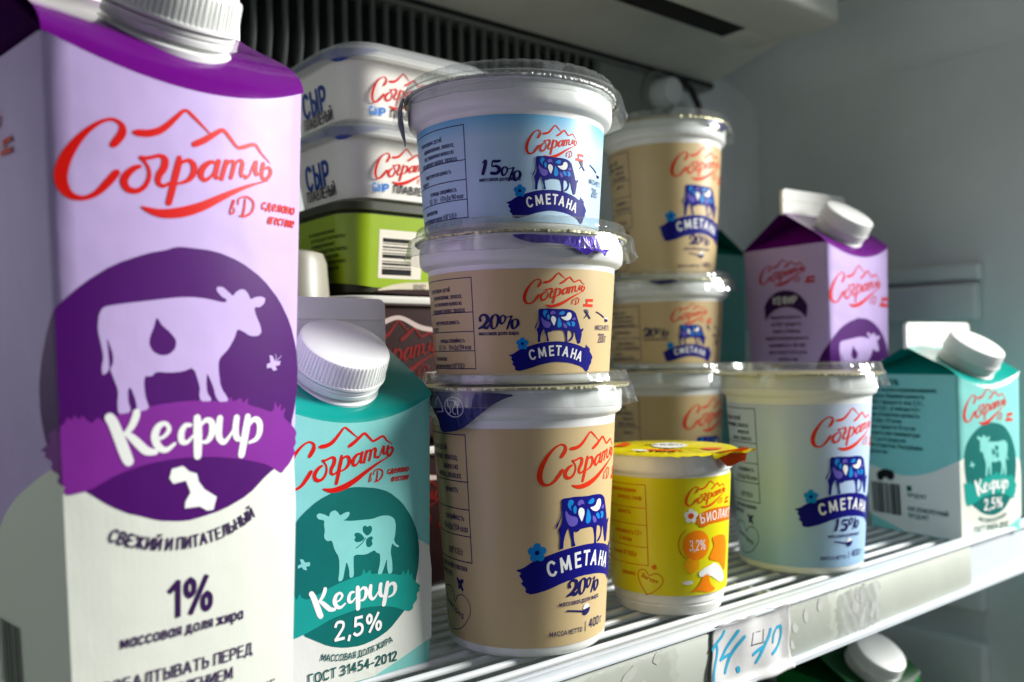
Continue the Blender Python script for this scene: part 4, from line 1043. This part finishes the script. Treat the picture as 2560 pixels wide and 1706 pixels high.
flap(sblu, RIM200, 45.5, [(-76, 69.6), (-52, 69.6), (-52.4, 66), (-54.0, 63), (-54.5, 58), (-57, 53), (-57.5, 50.5), (-58, 46.0), (-61, 50.5), (-66.5, 54.5), (-70.5, 58), (-76, 61)], NAVYFOIL, lift=.0022)

RX, RY = .5581, .4875
b1, sb1, _, _ = make_tub((RX, RY, ZS), True, BEIGE, lambda P, p: print400(P, p), 'large beige sour cream tub at the bottom of the rear stack, behind the yellow cup', rot=R(9))
b2, sb2, _, _ = make_tub((RX, RY, -.0145), False, BEIGE, lambda P, p: print200(P, p, False), 'small beige sour cream tub in the middle of the rear stack', rot=R(5))
b3, sb3, _, _ = make_tub((RX + .003, RY, .0560), True, BEIGE, lambda P, p: print400(P, p), 'large beige sour cream tub on top of the rear stack', rot=R(-1.5))
flap(sb3, RIM400, 43.0, [(28, 125), (58, 125), (57, 121), (48, 119.5), (40, 121), (33, 122.5)], NAVYFOIL)
flap(sb2, RIM200, 45.5, [(-14, 69.6), (6, 69.6), (3, 67.0), (-6, 65.6), (-12, 67.5)], NAVYFOIL)
flap(sb2, RIM200, 45.5, [(-66, 69), (-42, 69), (-42, 60), (-46, 54), (-54, 51), (-62, 55), (-66, 62)], mat('black_foil', (14, 10, 14), .35, metal=.2), lift=.002,
     extra=lambda P: P.disc((-62, 58), 3.2, 4.4, OREDY))
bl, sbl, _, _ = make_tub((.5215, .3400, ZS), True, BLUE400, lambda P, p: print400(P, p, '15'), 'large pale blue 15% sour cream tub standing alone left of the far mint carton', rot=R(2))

# yellow yoghurt cup
yc = empty('yoghurt_cup', (.3840, .3360, ZS), math.atan2(-.3360, -.3840))
tag(yc, 'yellow yoghurt cup with a peeling yellow foil lid, just right of the front stack', 'yoghurt cup')
lathe('cup_body', [(0, .001), (.0270, .001), (.0282, 0), (.0290, .0006), (.0297, .003), (.0303, .0052), (.0300, .0058), (.0302, .0064), (.0308, .0070), (.0311, .0115), (.0350, .0748), (.0351, .0758), (.0356, .0764), (.0364, .0772), (.0368, .0786), (.0370, .0846), (.0371, .0856), (.0384, .0860), (.0385, .0868), (.0, .0868)], WHITE_PLASTIC, yc, seg=128)
vs, fs = [], []
for i in range(160):
    a = 2 * math.pi * i / 160
    for h in (.0115, .03, .05, .0745):
        r = .0310 + .0040 * h / .075 + .0006
        vs.append((r * math.cos(a), r * math.sin(a), h))
for i in range(160):
    i2 = (i + 1) % 160
    for j in range(3):
        fs.append((i * 4 + j, i2 * 4 + j, i2 * 4 + j + 1, i * 4 + j + 1))
ylab = make('label', vs, fs, YELLOW, yc, smooth=True)
P = Print(cup_fn(.0316, .0040 / .075, 33.0), 1.6, level=.00012, lstep=.000035, kstep=.0000025)
put_logo(P, fit('logo', 9.4, 36.0, 58.7, 72.4), OREDY, 'bars'); P.end('logo', ylab)
P.begin(None)
P.poly([(14.6, 50.9), (16.5, 55.2), (24.5, 57.6), (38.7, 57.0), (46, 55.5), (46, 48), (39.5, 49.0), (24.7, 49.5), (18.1, 47.3)], DORANGE, 1, None)
for i, ch in enumerate('БИОЛАКТ'):
    P.text(ch, 19.0 + i * 3.9, 50.3 + math.sin((i + .5) / 7 * math.pi) * 1.3 - .3, 4.6, WHITEINK, align='c', bold=0.02, rot=R(12 - 4 * i), xs=.9)
P.end('name_banner', ylab)
P.begin(None)
for i in range(5):
    a = R(90 + 72 * i)
    P.disc((12 + math.cos(a) * 2.3, 54.3 + math.sin(a) * 2.3), 1.5, 1.7, WHITEINK, 14)
P.disc((12, 54.3), 1.6, 1.6, OREDY, 14)
P.disc((12.8, 28.0), 4.2, 4.4, mat('light_orange_ink', (248, 172, 12), .4), 30)
P.disc((15.4, 38.4), 7.8, 8.0, ORANGE, 40)
P.stroke([(9.0, 31.5, .45), (6.2, 35, .45), (5.4, 39, .45), (6.4, 43.5, .45), (9.0, 46.8, .45)], DORANGE, 4, None)
P.text('3,2%', 11.0, 35.8, 5.2, WHITEINK, u1=20.6, bold=0.01)
P.end('percent_disc', ylab)
P.begin(None)
P.poly([(24.9, 41.6), (30, 42.5), (36.9, 41.4), (40, 36), (38.8, 20.1), (33, 27), (29.5, 28.2), (22.8, 30.1), (25, 34), (27, 37)], ORANGE, 1, None)
P.poly([(16.3, 23.7), (21, 26), (28, 28), (35, 22.7), (38, 17), (33.5, 15.8), (23, 22), (17.4, 20.9)], WHITEINK, 1, None)
P.disc((10.4, 18.6), 2.8, 1.2, WHITEINK, 20, .15)
P.poly([(11.4, 13.4), (16.4, 16.1), (19.5, 21.6), (22.9, 22.9), (24.4, 16.5), (29.4, 13), (23.2, 12.2), (16.4, 13.9)], ORANGE, 1, None)
P.end('cow_picture', ylab)
P.begin(None)
for h in (70.7, 58.1, 48.9, 36.9, 27.1):
    P.line((-50, h), (-10.9, h), .32, DORANGE)
P.line((-10.9, 70.8), (-10.8, 27.0), .32, DORANGE)
for v, u, t in ((66.5, -16, 'молоко нормализованное'), (62.5, -13, 'закваска, сахар'), (54.5, -20, 'ценность'), (43.5, -13.5, 'калорийность 3,2 г'), (39.5, -20, 'углеводы'), (31.5, -17, 'не менее 10⁷ КОЕ/г'), (21.0, -19, 'упаковка')):
    P.text(t, u, v, 2.3, DORANGE, align='r', xs=.7, bold=.02)
hp = [(-12.2, 11.3), (-7, 14.2), (-3.4, 18.0), (-3.4, 21.2), (-6.5, 23.4), (-10.4, 22.0), (-12.4, 24.6), (-15.2, 24.5), (-17.0, 22), (-15.8, 17), (-12.2, 11.3)]
P.stroke([(x, y, .4) for x, y in hp], DORANGE, 5, None)
P.text('Йогурт', -15, 20.8, 1.8, DORANGE, u1=-5.5, bold=.05, rot=R(-18))
P.disc((-7.4, 26.7), 1.3, 1.3, DORANGE, 12, .2)
P.end('info_panel', ylab)
# foil lid with a pull tab to the right
vs, fs = [], []
N = 120
th_tab = R(58)
rnd = random.Random(3)
rings = [0, .012, .024, .033, .0385, .0402]
for i in range(N):
    a = 2 * math.pi * i / N
    d = abs((a - th_tab + math.pi) % (2 * math.pi) - math.pi)
    tabl = .0135 * max(0, 1 - (d / R(19)) ** 2) ** .6 if d < R(19) else 0
    for j, rr_ in enumerate(rings):
        r = rr_ + (tabl if j == 5 else (tabl * .45 if j == 4 else 0))
        z = .0874 + (.0006 * rnd.uniform(-1, 1) if j in (1, 2, 3) else 0)
        if j == 5: z -= .0009 - .0004 * rnd.uniform(-1, 1)
        if tabl and j == 5: z += .004 * (tabl / .0135) - .002 * abs(math.sin(d * 14))
        vs.append((r * math.cos(a), r * math.sin(a), z))
for i in range(N):
    i2 = (i + 1) % N
    for j in range(5):
        fs.append((i * 6 + j, i2 * 6 + j, i2 * 6 + j + 1, i * 6 + j + 1))
ylid = make('foil_lid', vs, fs, mat('yellow_foil', (232, 216, 10), .3, metal=.15, noise=.08, nscale=120, bump=.5, bscale=160), yc, smooth=True)
P = Print(lambda u, v, off: (u / 1000 * math.cos(0) , v / 1000, .0880 + off), 50)
P.begin(None)
P.disc((-4, 2), 14, 10, mat('foil_white_ink', (236, 236, 228), .4), 30, .06, 2)
for i, t in enumerate(('БИО', 'ЛАКТ')):
    P.text(t, -4, 3 - i * 7, 5, BLACKINK, align='c', bold=.05, rot=R(90))
P.poly([(16, -14), (24, -8), (26, 4), (20, 10), (18, 0)], OREDY, 1, None)
P.poly([(-20, -24), (-8, -28), (4, -30), (0, -22), (-12, -20)], OREDY, 1, None)
P.poly([(10, 18), (20, 22), (16, 30), (6, 30)], OREDY, 1, None)
P.poly([(20, -20), (27, -14), (25, -8), (19, -14)], WHITEINK, 1, None)
P.end('lid_print', ylid)
def tabfn(u, v, off):
    a = th_tab + u / 40.0
    return ((.0405 + .0095 * (1 - abs(u) / 11) - .002 * (v / 8)) * math.cos(a), (.0405 + .0095 * (1 - abs(u) / 11) - .002 * (v / 8)) * math.sin(a), .0885 - v / 1000)
P = Print(tabfn, 1.5); P.begin(None)
P.poly([(-13, 1), (-8, -.5), (0, -2), (8, -.5), (11, 1), (8, 4.5), (3, 7), (-1, 5), (-6, 9), (-9, 5)], mat('orange_foil', (222, 78, 12), .35, metal=.2), 1, None)
P.disc((3, 3.6), 1.5, 1.6, WHITEINK, 12)
o = P.end('pull_tab', ylid)
s = o.modifiers.new('thickness', 'SOLIDIFY'); s.thickness = .0003

# ------------------------------------------------------------------ tubs at the back left
def rr_ring(w, d, r, n=8):
    p = []
    for cx, cy, a0 in ((w - r, d - r, 0), (r, d - r, 90), (r, r, 180), (w - r, r, 270)):
        for i in range(n + 1):
            t = R(a0 + 90 * i / n)
            p.append((cx + r * math.cos(t), cy + r * math.sin(t)))
    return p

def rr_loft(name, w, d, r, prof, m, parent=None, cap=True, angle=40):
    """prof = [(inset, z)]"""
    vs, fs = [], []
    ng = None
    for ins, z in prof:
        ring = rr_ring(w - 2 * ins, d - 2 * ins, max(.002, r - ins * .6))
        ng = len(ring)
        vs += [(x + ins, y + ins, z) for x, y in ring]
    for j in range(len(prof) - 1):
        for i in range(ng):
            i2 = (i + 1) % ng
            fs.append((j * ng + i, j * ng + i2, (j + 1) * ng + i2, (j + 1) * ng + i))
    if cap:
        fs.append(tuple(range(ng))[::-1]); fs.append(tuple((len(prof) - 1) * ng + i for i in range(ng)))
    return make(name, vs, fs, m, parent, smooth=True, angle=angle)

def rr_fn(w, d, r, ins0, slope):
    """u: 0 at the front-left corner's middle, + along the front, - along the left side (mm)"""
    q = math.pi / 2 * r
    def fn(u, v, off):
        u /= 1000.0; h = v / 1000.0
        ins = ins0 - slope * h - off
        if abs(u) <= q / 2:
            t = math.pi + math.pi / 4 + u / r
            x, y = r + r * math.cos(t), r + r * math.sin(t)
            n = (math.cos(t), math.sin(t))
        elif u > 0:
            x, y, n = r + (u - q / 2), 0.0, (0, -1)
        else:
            x, y, n = 0.0, r + (-u - q / 2), (-1, 0)
        return (x - n[0] * ins, y - n[1] * ins, h)
    return fn

TX, TY = .2420, .4480
TW, TD, TR = .122, .100, .026
TUBW = mat('tub_white', (244, 240, 230), .36, sss=.12, noise=.03, nscale=30)
def cheese_tub(z, dx, label, haz):
    root = empty('cheese_tub', (TX + dx, TY, z))
    tag(root, label, 'cheese tub', 'processed cheese tubs')
    rr_loft('tub_body', TW, TD, TR, [(.012, .0), (.0095, .0015), (.0045, .0335), (.0040, .0350), (.0015, .0358), (.0012, .0392), (.0005, .0396), (.0005, .0404)], TUBW, root)
    P = Print(rr_fn(TW, TD, TR, .0094, .0050 / .0335), 2.0)
    put_logo(P, fit('logo', 16, 57, 11, 32), RED, 'bars'); P.end('logo', root)
    P.begin(None)
    P.text('СЫР', -61, 12.5, 13, LOGOBLUE, u1=-29, bold=.06)
    P.text('ПЛАВЛЕНЫЙ', -62, 5.0, 6.0, BLACKINK, u1=-24, bold=.03)
    P.end('side_lettering', root)
    P.begin(None)
    P.text('СЫР', 13, 5.6, 4.2, LIGHTBLUE, u1=27, bold=.06)
    P.text('ПЛАВЛЕНЫЙ', 30, 5.6, 4.2, BLACKINK, u1=62, bold=.04)
    P.end('lettering', root)
    seal = rr_loft('foil_seal', TW - .001, TD - .001, TR, [(.0005, .0404), (0, .0408), (.0003, .0412), (.004, .0414)], SILVERFOIL, root)
    P = Print(rr_fn(TW, TD, TR, -.0008, 0.0), 2.0); P.begin(None)
    P.poly([(-60, 41.5), (20, 41.5), (14, 39), (4, 36.5), (-6, 33.2), (-14, 36.5), (-30, 38.0), (-60, 38.5)], mat('blue_foil', (22, 52, 158), .3, metal=.2), 1, None)
    o = P.end('foil_flap', seal)
    lid = rr_loft('lid', TW + .010, TD + .010, TR + .004, [(.0, .0355), (.0008, .0395), (.0015, .0418), (.003, .0424), (.009, .0426), (.0102, .0470), (.0120, .0482), (.0165, .0482), (.0180, .0450), (.03, .0446)], haz, root)
    lid.location = (-.005, -.005, 0)
    return root
cheese_tub(.1385, .0, 'white processed cheese tub with clear lid on top of the rear left pile', LIDHAZE)
cheese_tub(.0930, .0015, 'white processed cheese tub under another one in the rear left pile', LIDHAZE)

gt = empty('green_tub', (TX - .002, TY - .002, .0360))
tag(gt, 'lime green tub with a barcode under the two white cheese tubs', 'tub')
rr_loft('tub_body', .126, .104, .020, [(.010, 0), (.008, .0015), (.0030, .0480), (.0, .0490), (.0, .0535), (.002, .0545)], mat('green_tub_body', (40, 44, 16), .5), gt)
P = Print(rr_fn(.126, .104, .020, .0078, .0050 / .0480), 2.0); P.begin(None)
P.poly([(-105, 9), (-60, 9), (-20, 7.5), (18, 4.5), (60, 2.5), (118, 2.5), (118, 47), (-105, 47)], GREENLAB, 0, None)
P.end('label', gt)
P.begin(None)
P.poly([(18, 2.2), (40, 1.0), (118, 1.0), (118, 9), (60, 9), (35, 7.5)], mat('cream_ink', (214, 204, 178), .4), 1, None)
P.poly([(14, 2), (40, 4.2), (118, 4.6), (118, 1.2), (40, .8)], DARKRED, 1, None)
for i, (a, b) in enumerate(((-48, -14), (-46, -4), (-46, -16), (-44, -3), (-46, -12), (-42, -5), (-42, -13))):
    P.text('состав продукта масло молоко', a, 37 - i * 3.6, 2.4, DGREENINK, u1=b, bold=.03)
P.end('lettering', gt)
P.begin(None)
P.poly([(21, 10), (51, 10), (51, 38.5), (21, 38.5)], mat('barcode_white', (226, 218, 200), .45), 0, None)
y = 12.0
rnd = random.Random(5)
for i, wv in enumerate((3.6, .7, 1.4, .6, 2.2, .6, .6, 1.0, .5, 2.4)):
    P.poly([(23.5, y), (44 - i * .1, y), (44 - i * .1, y + wv), (23.5, y + wv)], BLACKINK, 0, None)
    y += wv + (.5, .9, .6, 1.6, .5, 1.2, .9, 1.2, .6, .5)[i]
P.text('00482', 46, 4.2, 3.0, BLACKINK, xs=.8)
P.end('barcode', gt)

def red_tub(z, label):
    root = empty('dark_red_tub', (TX - .004, TY - .004, z))
    tag(root, label, 'tub', 'dark red tubs')
    rr_loft('tub_body', .130, .108, .020, [(.010, 0), (.008, .002), (.0030, .0800), (.0, .0810), (.0, .0855), (.002, .0865)], DARKRED, root)
    rr_loft('rim', .1306, .1086, .020, [(.0, .0822), (-.0004, .0828), (-.0004, .0858), (.0006, .0864)], mat('rim_cream', (222, 220, 212), .4), root, cap=False).location = (-.0003, -.0003, 0)
    P = Print(rr_fn(.130, .108, .020, .0078, .0050 / .0800), 2.0)
    put_logo(P, fit('logo', 2, 62, 36, 72), mat('pale_red_ink', (112, 24, 22), .4), 'bars'); P.end('logo', root)
    P.begin(None)
    P.stroke([(0, 66, 2), (20, 70, 3), (34, 74, 2.5), (50, 68, 3), (70, 66, 2)], mat('pale_pink_ink', (188, 170, 164), .4), 5, None)
    P.end('pattern', root)
red_tub(-.0515, 'dark red tub with pale rim directly under the lime green tub')
red_tub(-.1395 - .0025 + .0005, 'dark red tub at the very bottom of the rear left pile')

pc = empty('pale_cup', (.2185, .4800, ZS))
tag(pc, 'pale tapered plastic cup in the shade behind the near mint carton', 'cup')
lathe('cup_body', [(0, .001), (.034, 0), (.035, .002), (.0255, .196), (.0235, .2015), (.019, .2030), (0, .2030)], PALE, pc, seg=64)
lathe('rim', [(.0352, .004), (.0365, .005), (.0365, .009), (.0350, .010)], PALE, pc, seg=64)

# ------------------------------------------------------------------ shelf
shelf = empty('wire_shelf', (.26, .45, ZS))
tag(shelf, 'white coated wire fridge shelf with a plastic front rail and price strip', 'shelf')
def sp(x, y, z): return (x - .26, y - .45, z - ZS)
XL, XR = -.600, .812
w0 = tube('wire', [(XL - .26, 0, 0), ((XL + XR) / 2 - .26, 0, 0), (XR - .26, 0, 0)], .0017, WIREM, shelf, seg=12)
w0.location = (0, .3090 - .45, -.0017)
for i in range(1, 25):
    o = w0.copy(); COL.objects.link(o); o.parent = shelf
    o.location = (0, .3090 + .0121 * i - .45, -.0017)
for x in (-.15, .13, .455, .735):
    tube('cross_bar', [sp(x, .296, ZS - .0058), sp(x, .45, ZS - .0058), sp(x, .612, ZS - .0058)], .0023, WIREM, shelf, seg=10)
# front rail, profile (y, z) swept along x
def sweep(name, prof, x0, x1, m, parent, n=1, close=True, off=(0, 0, 0), angle=40):
    vs, fs = [], []
    k = len(prof)
    for i in range(n + 1):
        x = x0 + (x1 - x0) * i / n
        vs += [(x - off[0], y - off[1], z - off[2]) for y, z in prof]
    for i in range(n):
        for j in range(k if close else k - 1):
            j2 = (j + 1) % k
            fs.append((i * k + j, (i + 1) * k + j, (i + 1) * k + j2, i * k + j2))
    if close:
        fs.append(tuple(range(k))[::-1]); fs.append(tuple(n * k + j for j in range(k)))
    return make(name, vs, fs, m, parent, smooth=True, angle=angle)
OFF = (.26, .45, ZS)
rail = [(.2925, -.1420), (.2925, -.1380), (.2920, -.1374), (.2905, -.1372), (.2893, -.1374), (.2889, -.1377), (.2886, -.1376), (.2862, -.1382), (.2850, -.1390), (.2843, -.1404), (.2843, -.1412), (.2850, -.1418), (.2875, -.1421)]
sweep('front_rail', rail, XL, XR, RAILM, shelf, off=OFF)
sweep('price_channel', [(.2878, -.1422), (.2878, -.1715), (.2845, -.1722), (.2838, -.1728), (.2838, -.1752), (.2846, -.1758), (.2905, -.1758), (.2905, -.1422)], XL, XR, RAILM, shelf, off=OFF)
sweep('price_strip', [(.2876, -.1430), (.2868, -.1440), (.2866, -.1700), (.2872, -.1713)], XL, .652, STRIPM, shelf, off=OFF, close=False)

# paper price note with marker writing: traced on the strip plane
note = empty('price_note', (.372, .2860, -.158))
tag(note, 'crumpled paper slip with 14.10 written in cyan marker, stuck on the shelf rail', 'paper note')
NX0, NX1, NZ0, NZ1 = NOTE_X0, NOTE_X1, -.1755, -.1392
def note_y(x, z):
    t = (x - NX0) / (NX1 - NX0)
    y = .2855 + .0006 * math.sin(t * 9 + z * 120) + .0005 * math.sin(t * 17 + 1.3 - z * 60)
    if z > -.1425: y -= .0018 * (z + .1425) / .0033 + .0002
    if z < -.1705: y -= .0026 * min(1, (-.1705 - z) / .003)
    return y
vs, fs = [], []
NI, NJ = 44, 26
for i in range(NI + 1):
    for j in range(NJ + 1):
        x = NX0 - .0035 + .0055 * j / NJ + (NX1 - NX0 + .0035 - .0055 * j / NJ) * i / NI + .0006 * math.sin(j * .5) * (1 if i in (0, NI) else 0)
        z = NZ0 + (NZ1 - NZ0) * j / NJ
        if j == NJ: z += .0008 * math.sin(i * .7)
        vs.append((x - .372, note_y(x, z) - .2860, z + .158))
for i in range(NI):
    for j in range(NJ):
        a = i * (NJ + 1) + j
        fs.append((a, a + NJ + 1, a + NJ + 2, a + 1))
o = make('paper', vs, fs, PAPER, note, smooth=True)
s = o.modifiers.new('thickness', 'SOLIDIFY'); s.thickness = .00012; s.offset = -1
P = Print(lambda u, v, off: (u / 1000 - .372, note_y(u / 1000, v / 1000) - .2860 - off - .0001, v / 1000 + .158), 1.0, vstep=1.0)
P.begin(None)
for st in NOTE_STROKES:
    P.stroke([tuple(q) for q in st], MARKER, 4, None, 1.5)
P.end('handwriting', note)
P.begin(None)
for st in NOTE_BOX:
    P.stroke([tuple(q) for q in st], mat('grey_print', (70, 68, 70), .6), 1, None)
P.end('printed_frame', note)

def tape(name, x0, x1, z0, z1, label, m, seed, ragged=.0014, flecks=0):
    rnd = random.Random(seed)
    root_y = .2862
    vs, fs = [], []
    NI, NJ = 26, 16
    for i in range(NI + 1):
        for j in range(NJ + 1):
            x = x0 + (x1 - x0) * i / NI + (rnd.uniform(-1, 1) * ragged if i in (0, NI) else 0)
            z = z0 + (z1 - z0) * j / NJ + (rnd.uniform(-1, 1) * ragged if j in (0, NJ) else 0)
            y = -.0004 - .0009 * abs(rnd.gauss(0, .55)) - .0006 * abs(math.sin(i * .6 + j * .4 + seed))
            if z > -.1432: y -= .0016
            vs.append((x - x0, y, z - z0))
    for i in range(NI):
        for j in range(NJ):
            a = i * (NJ + 1) + j
            fs.append((a, a + NJ + 1, a + NJ + 2, a + 1))
    o = make(name, vs, fs, m, None, smooth=True)
    o.location = (x0, root_y, z0)
    tag(o, label, 'tape')
    if flecks:
        P = Print(lambda u, v, off: (u / 1000, .0004 - off, v / 1000), 4.0)
        P.begin(None)
        W_, H_ = (x1 - x0) * 1000, (z1 - z0) * 1000
        for i in range(flecks):
            cx, cy = rnd.uniform(.12, .9) * W_, rnd.uniform(.1, .92) * H_
            rx, ry, sl = rnd.uniform(2.0, 5.0), rnd.uniform(2.0, 6.5), rnd.uniform(-.5, .9)
            P.poly([(cx + math.cos(t * .7) * rx * rnd.uniform(.5, 1.2) + sl * math.sin(t * .7) * ry, cy + math.sin(t * .7) * ry * rnd.uniform(.6, 1.2)) for t in range(9)], mat('torn_paper', (206, 210, 202), .6), 1, None)
        P.end('torn_bits', o)
    return o
TAPE = clear_plastic('tape_film', tint=(.985, .985, .98), haze=.05, bscale=160, fixed=.10)
tape('tape_strip', .418, .472, -.1712, -.1405, 'wrinkled clear tape on the price strip just right of the paper note', TAPE, 2, flecks=5)
tape('tape_strip', .478, .522, -.1712, -.1440, 'torn whitish tape scrap on the price strip below the pale blue tub', clear_plastic('tape_white', tint=(.95, .95, .94), haze=.25, bscale=200, fixed=.12), 8, .002, 6)
tape('tape_strip', .270, .331, -.1712, -.1432, 'crinkled film patch on the price strip left of the paper note', clear_plastic('tape_left', tint=(.985, .985, .97), haze=.05, bscale=180, fixed=.10), 5, flecks=4)

# ------------------------------------------------------------------ fridge shell
def struct(name, lo, hi, m, bevel=0):
    o = box(name, lo, hi, m, None, bevel)
    return tag(o, kind='structure')
struct('back_wall', (-.62, .620, -.46), (.86, .66, .36), FRIDGE)
struct('side_wall', (.820, .255, -.46), (.86, .6197, .40), SIDE)
struct('side_wall', (-.66, .20, -.46), (-.6202, .66, .40), FRIDGE)
struct('ceiling', (-.62, .20, .3602), (.8197, .66, .40), FRIDGE)
struct('floor', (-.62, .20, -.46), (.8197, .6197, -.440), FRIDGE_D)
# rounded coves between the right wall and its neighbours
def cove(name, pts, m):
    """pts: list of cross sections (list of points)"""
    k = len(pts[0]); vs = [p for s_ in pts for p in s_]; fs = []
    for i in range(len(pts) - 1):
        for j in range(k - 1):
            fs.append((i * k + j, (i + 1) * k + j, (i + 1) * k + j + 1, i * k + j + 1))
    return tag(make(name, vs, fs, m, None, smooth=True), kind='structure')
rr_ = .045
arc = [R(90 * i / 10) for i in range(11)]
cove('wall_cove', [[(.8195 - rr_ + rr_ * math.sin(t), .6195 - rr_ + rr_ * math.cos(t), z) for t in arc] for z in (-.44, .36)], FRIDGE)
cove('ceiling_cove', [[(.8193 - .05 + .05 * math.sin(t), y, .315 - .05 + .05 * math.cos(t)) for t in arc] for y in (.26, .6194)], SIDE)
struct('ceiling_panel', (.735, .26, .315), (.8193 - .05, .6194, .36), FRIDGE)
# moulded shelf guides in the right wall
box_ = lambda lo, hi, nm, lab: tag(box(nm, lo, hi, SIDE, None, .004, 3), lab, 'wall rib')
box_((.806, .345, .0235), (.8205, .60, .0570), 'wall_rib', 'pale moulded rib low on the right fridge wall above the far carton')
box_((.810, .343, .0600), (.8205, .60, .0755), 'wall_rib', 'thin moulded rib directly above the pale wall rib')
box_((.806, .345, -.235), (.8205, .60, -.185), 'wall_rib', 'moulded rib on the right wall below the shelf')
tag(box('wall_rib', (.806, .345, -.315), (.8205, .60, -.262), SIDE, None, .004, 3), 'lowest moulded rib on the right wall below the shelf', 'wall rib')

# evaporator cover with the slotted grille
cover = empty('evaporator_cover', (.25, .60, .30))
tag(cover, 'dark grey evaporator cover with vertical slots across the top of the back wall', 'vent cover')
cp = lambda x, y, z: (x - .25, y - .60, z - .30)
box('top_panel', cp(-.618, .598, .2815), cp(.77, .6198, .3100), FRIDGE_D, cover, .002)
sl = make('sloping_panel', [cp(-.618, .6000, .2885), cp(.768, .6000, .2885), cp(.768, .494, .3120), cp(-.618, .494, .3120), cp(-.618, .6000, .2925), cp(.768, .6000, .2925), cp(.768, .494, .3160), cp(-.618, .494, .3160)],
     [(0, 1, 2, 3), (4, 7, 6, 5), (0, 4, 5, 1), (1, 5, 6, 2), (2, 6, 7, 3), (3, 7, 4, 0)], HOUSING, cover)
box('seam', cp(-.618, .5965, .2842), cp(.77, .5975, .2876), BLACK, cover)
box('slot_backing', cp(-.618, .6150, .185), cp(.5975, .6170, .2815), BLACK, cover)
box('end_panel', cp(.5975, .598, .2300), cp(.70, .6185, .2812), FRIDGE_D, cover, .003)
nb = 0
x = -.32
while x < .595:
    pts = [cp(x, .6015, .2816)] + [cp(x, .6015, .262), cp(x, .6015, .240)] + [cp(x, .6015 + .016 * (1 - math.cos(R(t))), .240 - .034 * math.sin(R(t))) for t in range(12, 91, 13)]
    tube('slat', pts, .0024, GRILLEM, cover, seg=8)
    x += .0122; nb += 1
box('bottom_lip', cp(-.618, .6115, .188), cp(.5975, .6190, .2065), FRIDGE_D, cover, .002)

# fan housing under the ceiling
fan = empty('fan_housing', (.45, .45, .32))
tag(fan, 'cream plastic fan housing with rounded corner hanging from the fridge ceiling', 'fan housing')
fp = lambda x, y, z: (x - .45, y - .45, z - .32)
bm = bmesh.new()
bmesh.ops.create_cube(bm, size=1)
lo, hi = fp(-.50, .402, .2800), fp(.7000, .4640, .3602)
for v in bm.verts:
    v.co = Vector([lo[i] + (v.co[i] + .5) * (hi[i] - lo[i]) for i in range(3)])
ed = [e for e in bm.edges if all(v.co.x > 0 for v in e.verts) and all(v.co.y < 0 for v in e.verts)]
bmesh.ops.bevel(bm, geom=ed, offset=.016, segments=6, affect='EDGES', profile=.5)
ed = [e for e in bm.edges if all(v.co.z < -.039 for v in e.verts)]
bmesh.ops.bevel(bm, geom=ed, offset=.004, segments=3, affect='EDGES', profile=.5)
from_bm('housing', bm, HOUSING, fan, smooth=True, angle=35)
box('corner_tab', fp(.652, .4638, .2815), fp(.698, .498, .2900), HOUSING, fan, .003)
box('slot', fp(-.50, .4645, .2840), fp(.650, .4935, .2870), BLACK, fan)

kn = empty('thermostat_knob', (.6800, .600, .2610))
tag(kn, 'blurred round grey thermostat knob on the back wall above the rear stack', 'knob')
k1 = lathe('dial', [(.0, .026), (.010, .026), (.013, .024), (.0142, .012), (.0150, 0), (.0, 0)], FRIDGE, kn, seg=40)
k2 = lathe('dial_ring', [(.0240, .0), (.0240, .004), (.0225, .006), (.0205, .006), (.0195, .003), (.0195, 0)], FRIDGE_D, kn, seg=48)
for o in (k1, k2): o.rotation_euler = (R(90), 0, 0)
o = tube('sensor_cable', [(.7000, .600, .2870), (.7130, .598, .2850), (.7300, .596, .2760), (.7420, .596, .2600), (.7470, .596, .2400), (.7480, .596, .2150), (.7480, .60, .16)], .0034, RUBBER, None, seg=10)
tag(o, 'black curved sensor cable beside the thermostat knob', 'cable')

# ------------------------------------------------------------------ lower shelf
low = empty('lower_shelf', (.26, .43, -.355))
tag(low, 'lower fridge shelf seen under the wire shelf, its plate darkened as shade', 'shelf')
box('shelf_plate', (XL - .26, -.09, -.004), (XR - .26, .185, 0), mat('shade_dark_plate', (20, 24, 22), .2), low, .001)  # shade under the wires put into the plate's near-black colour
GC = make_carton(GC_LOC, -6, .080, .0910, .1120, .0200, .3, .04, .0100, .003, GREENCARD, DGREENCARD,
    lambda P, b: None, None, 'green carton with white screw cap on the shelf below, under the price strip', 'kefir cartons on the fridge shelf', finm=DGREENCARD)
GC.name = 'green_carton'
GC['group'] = 'green cartons below'
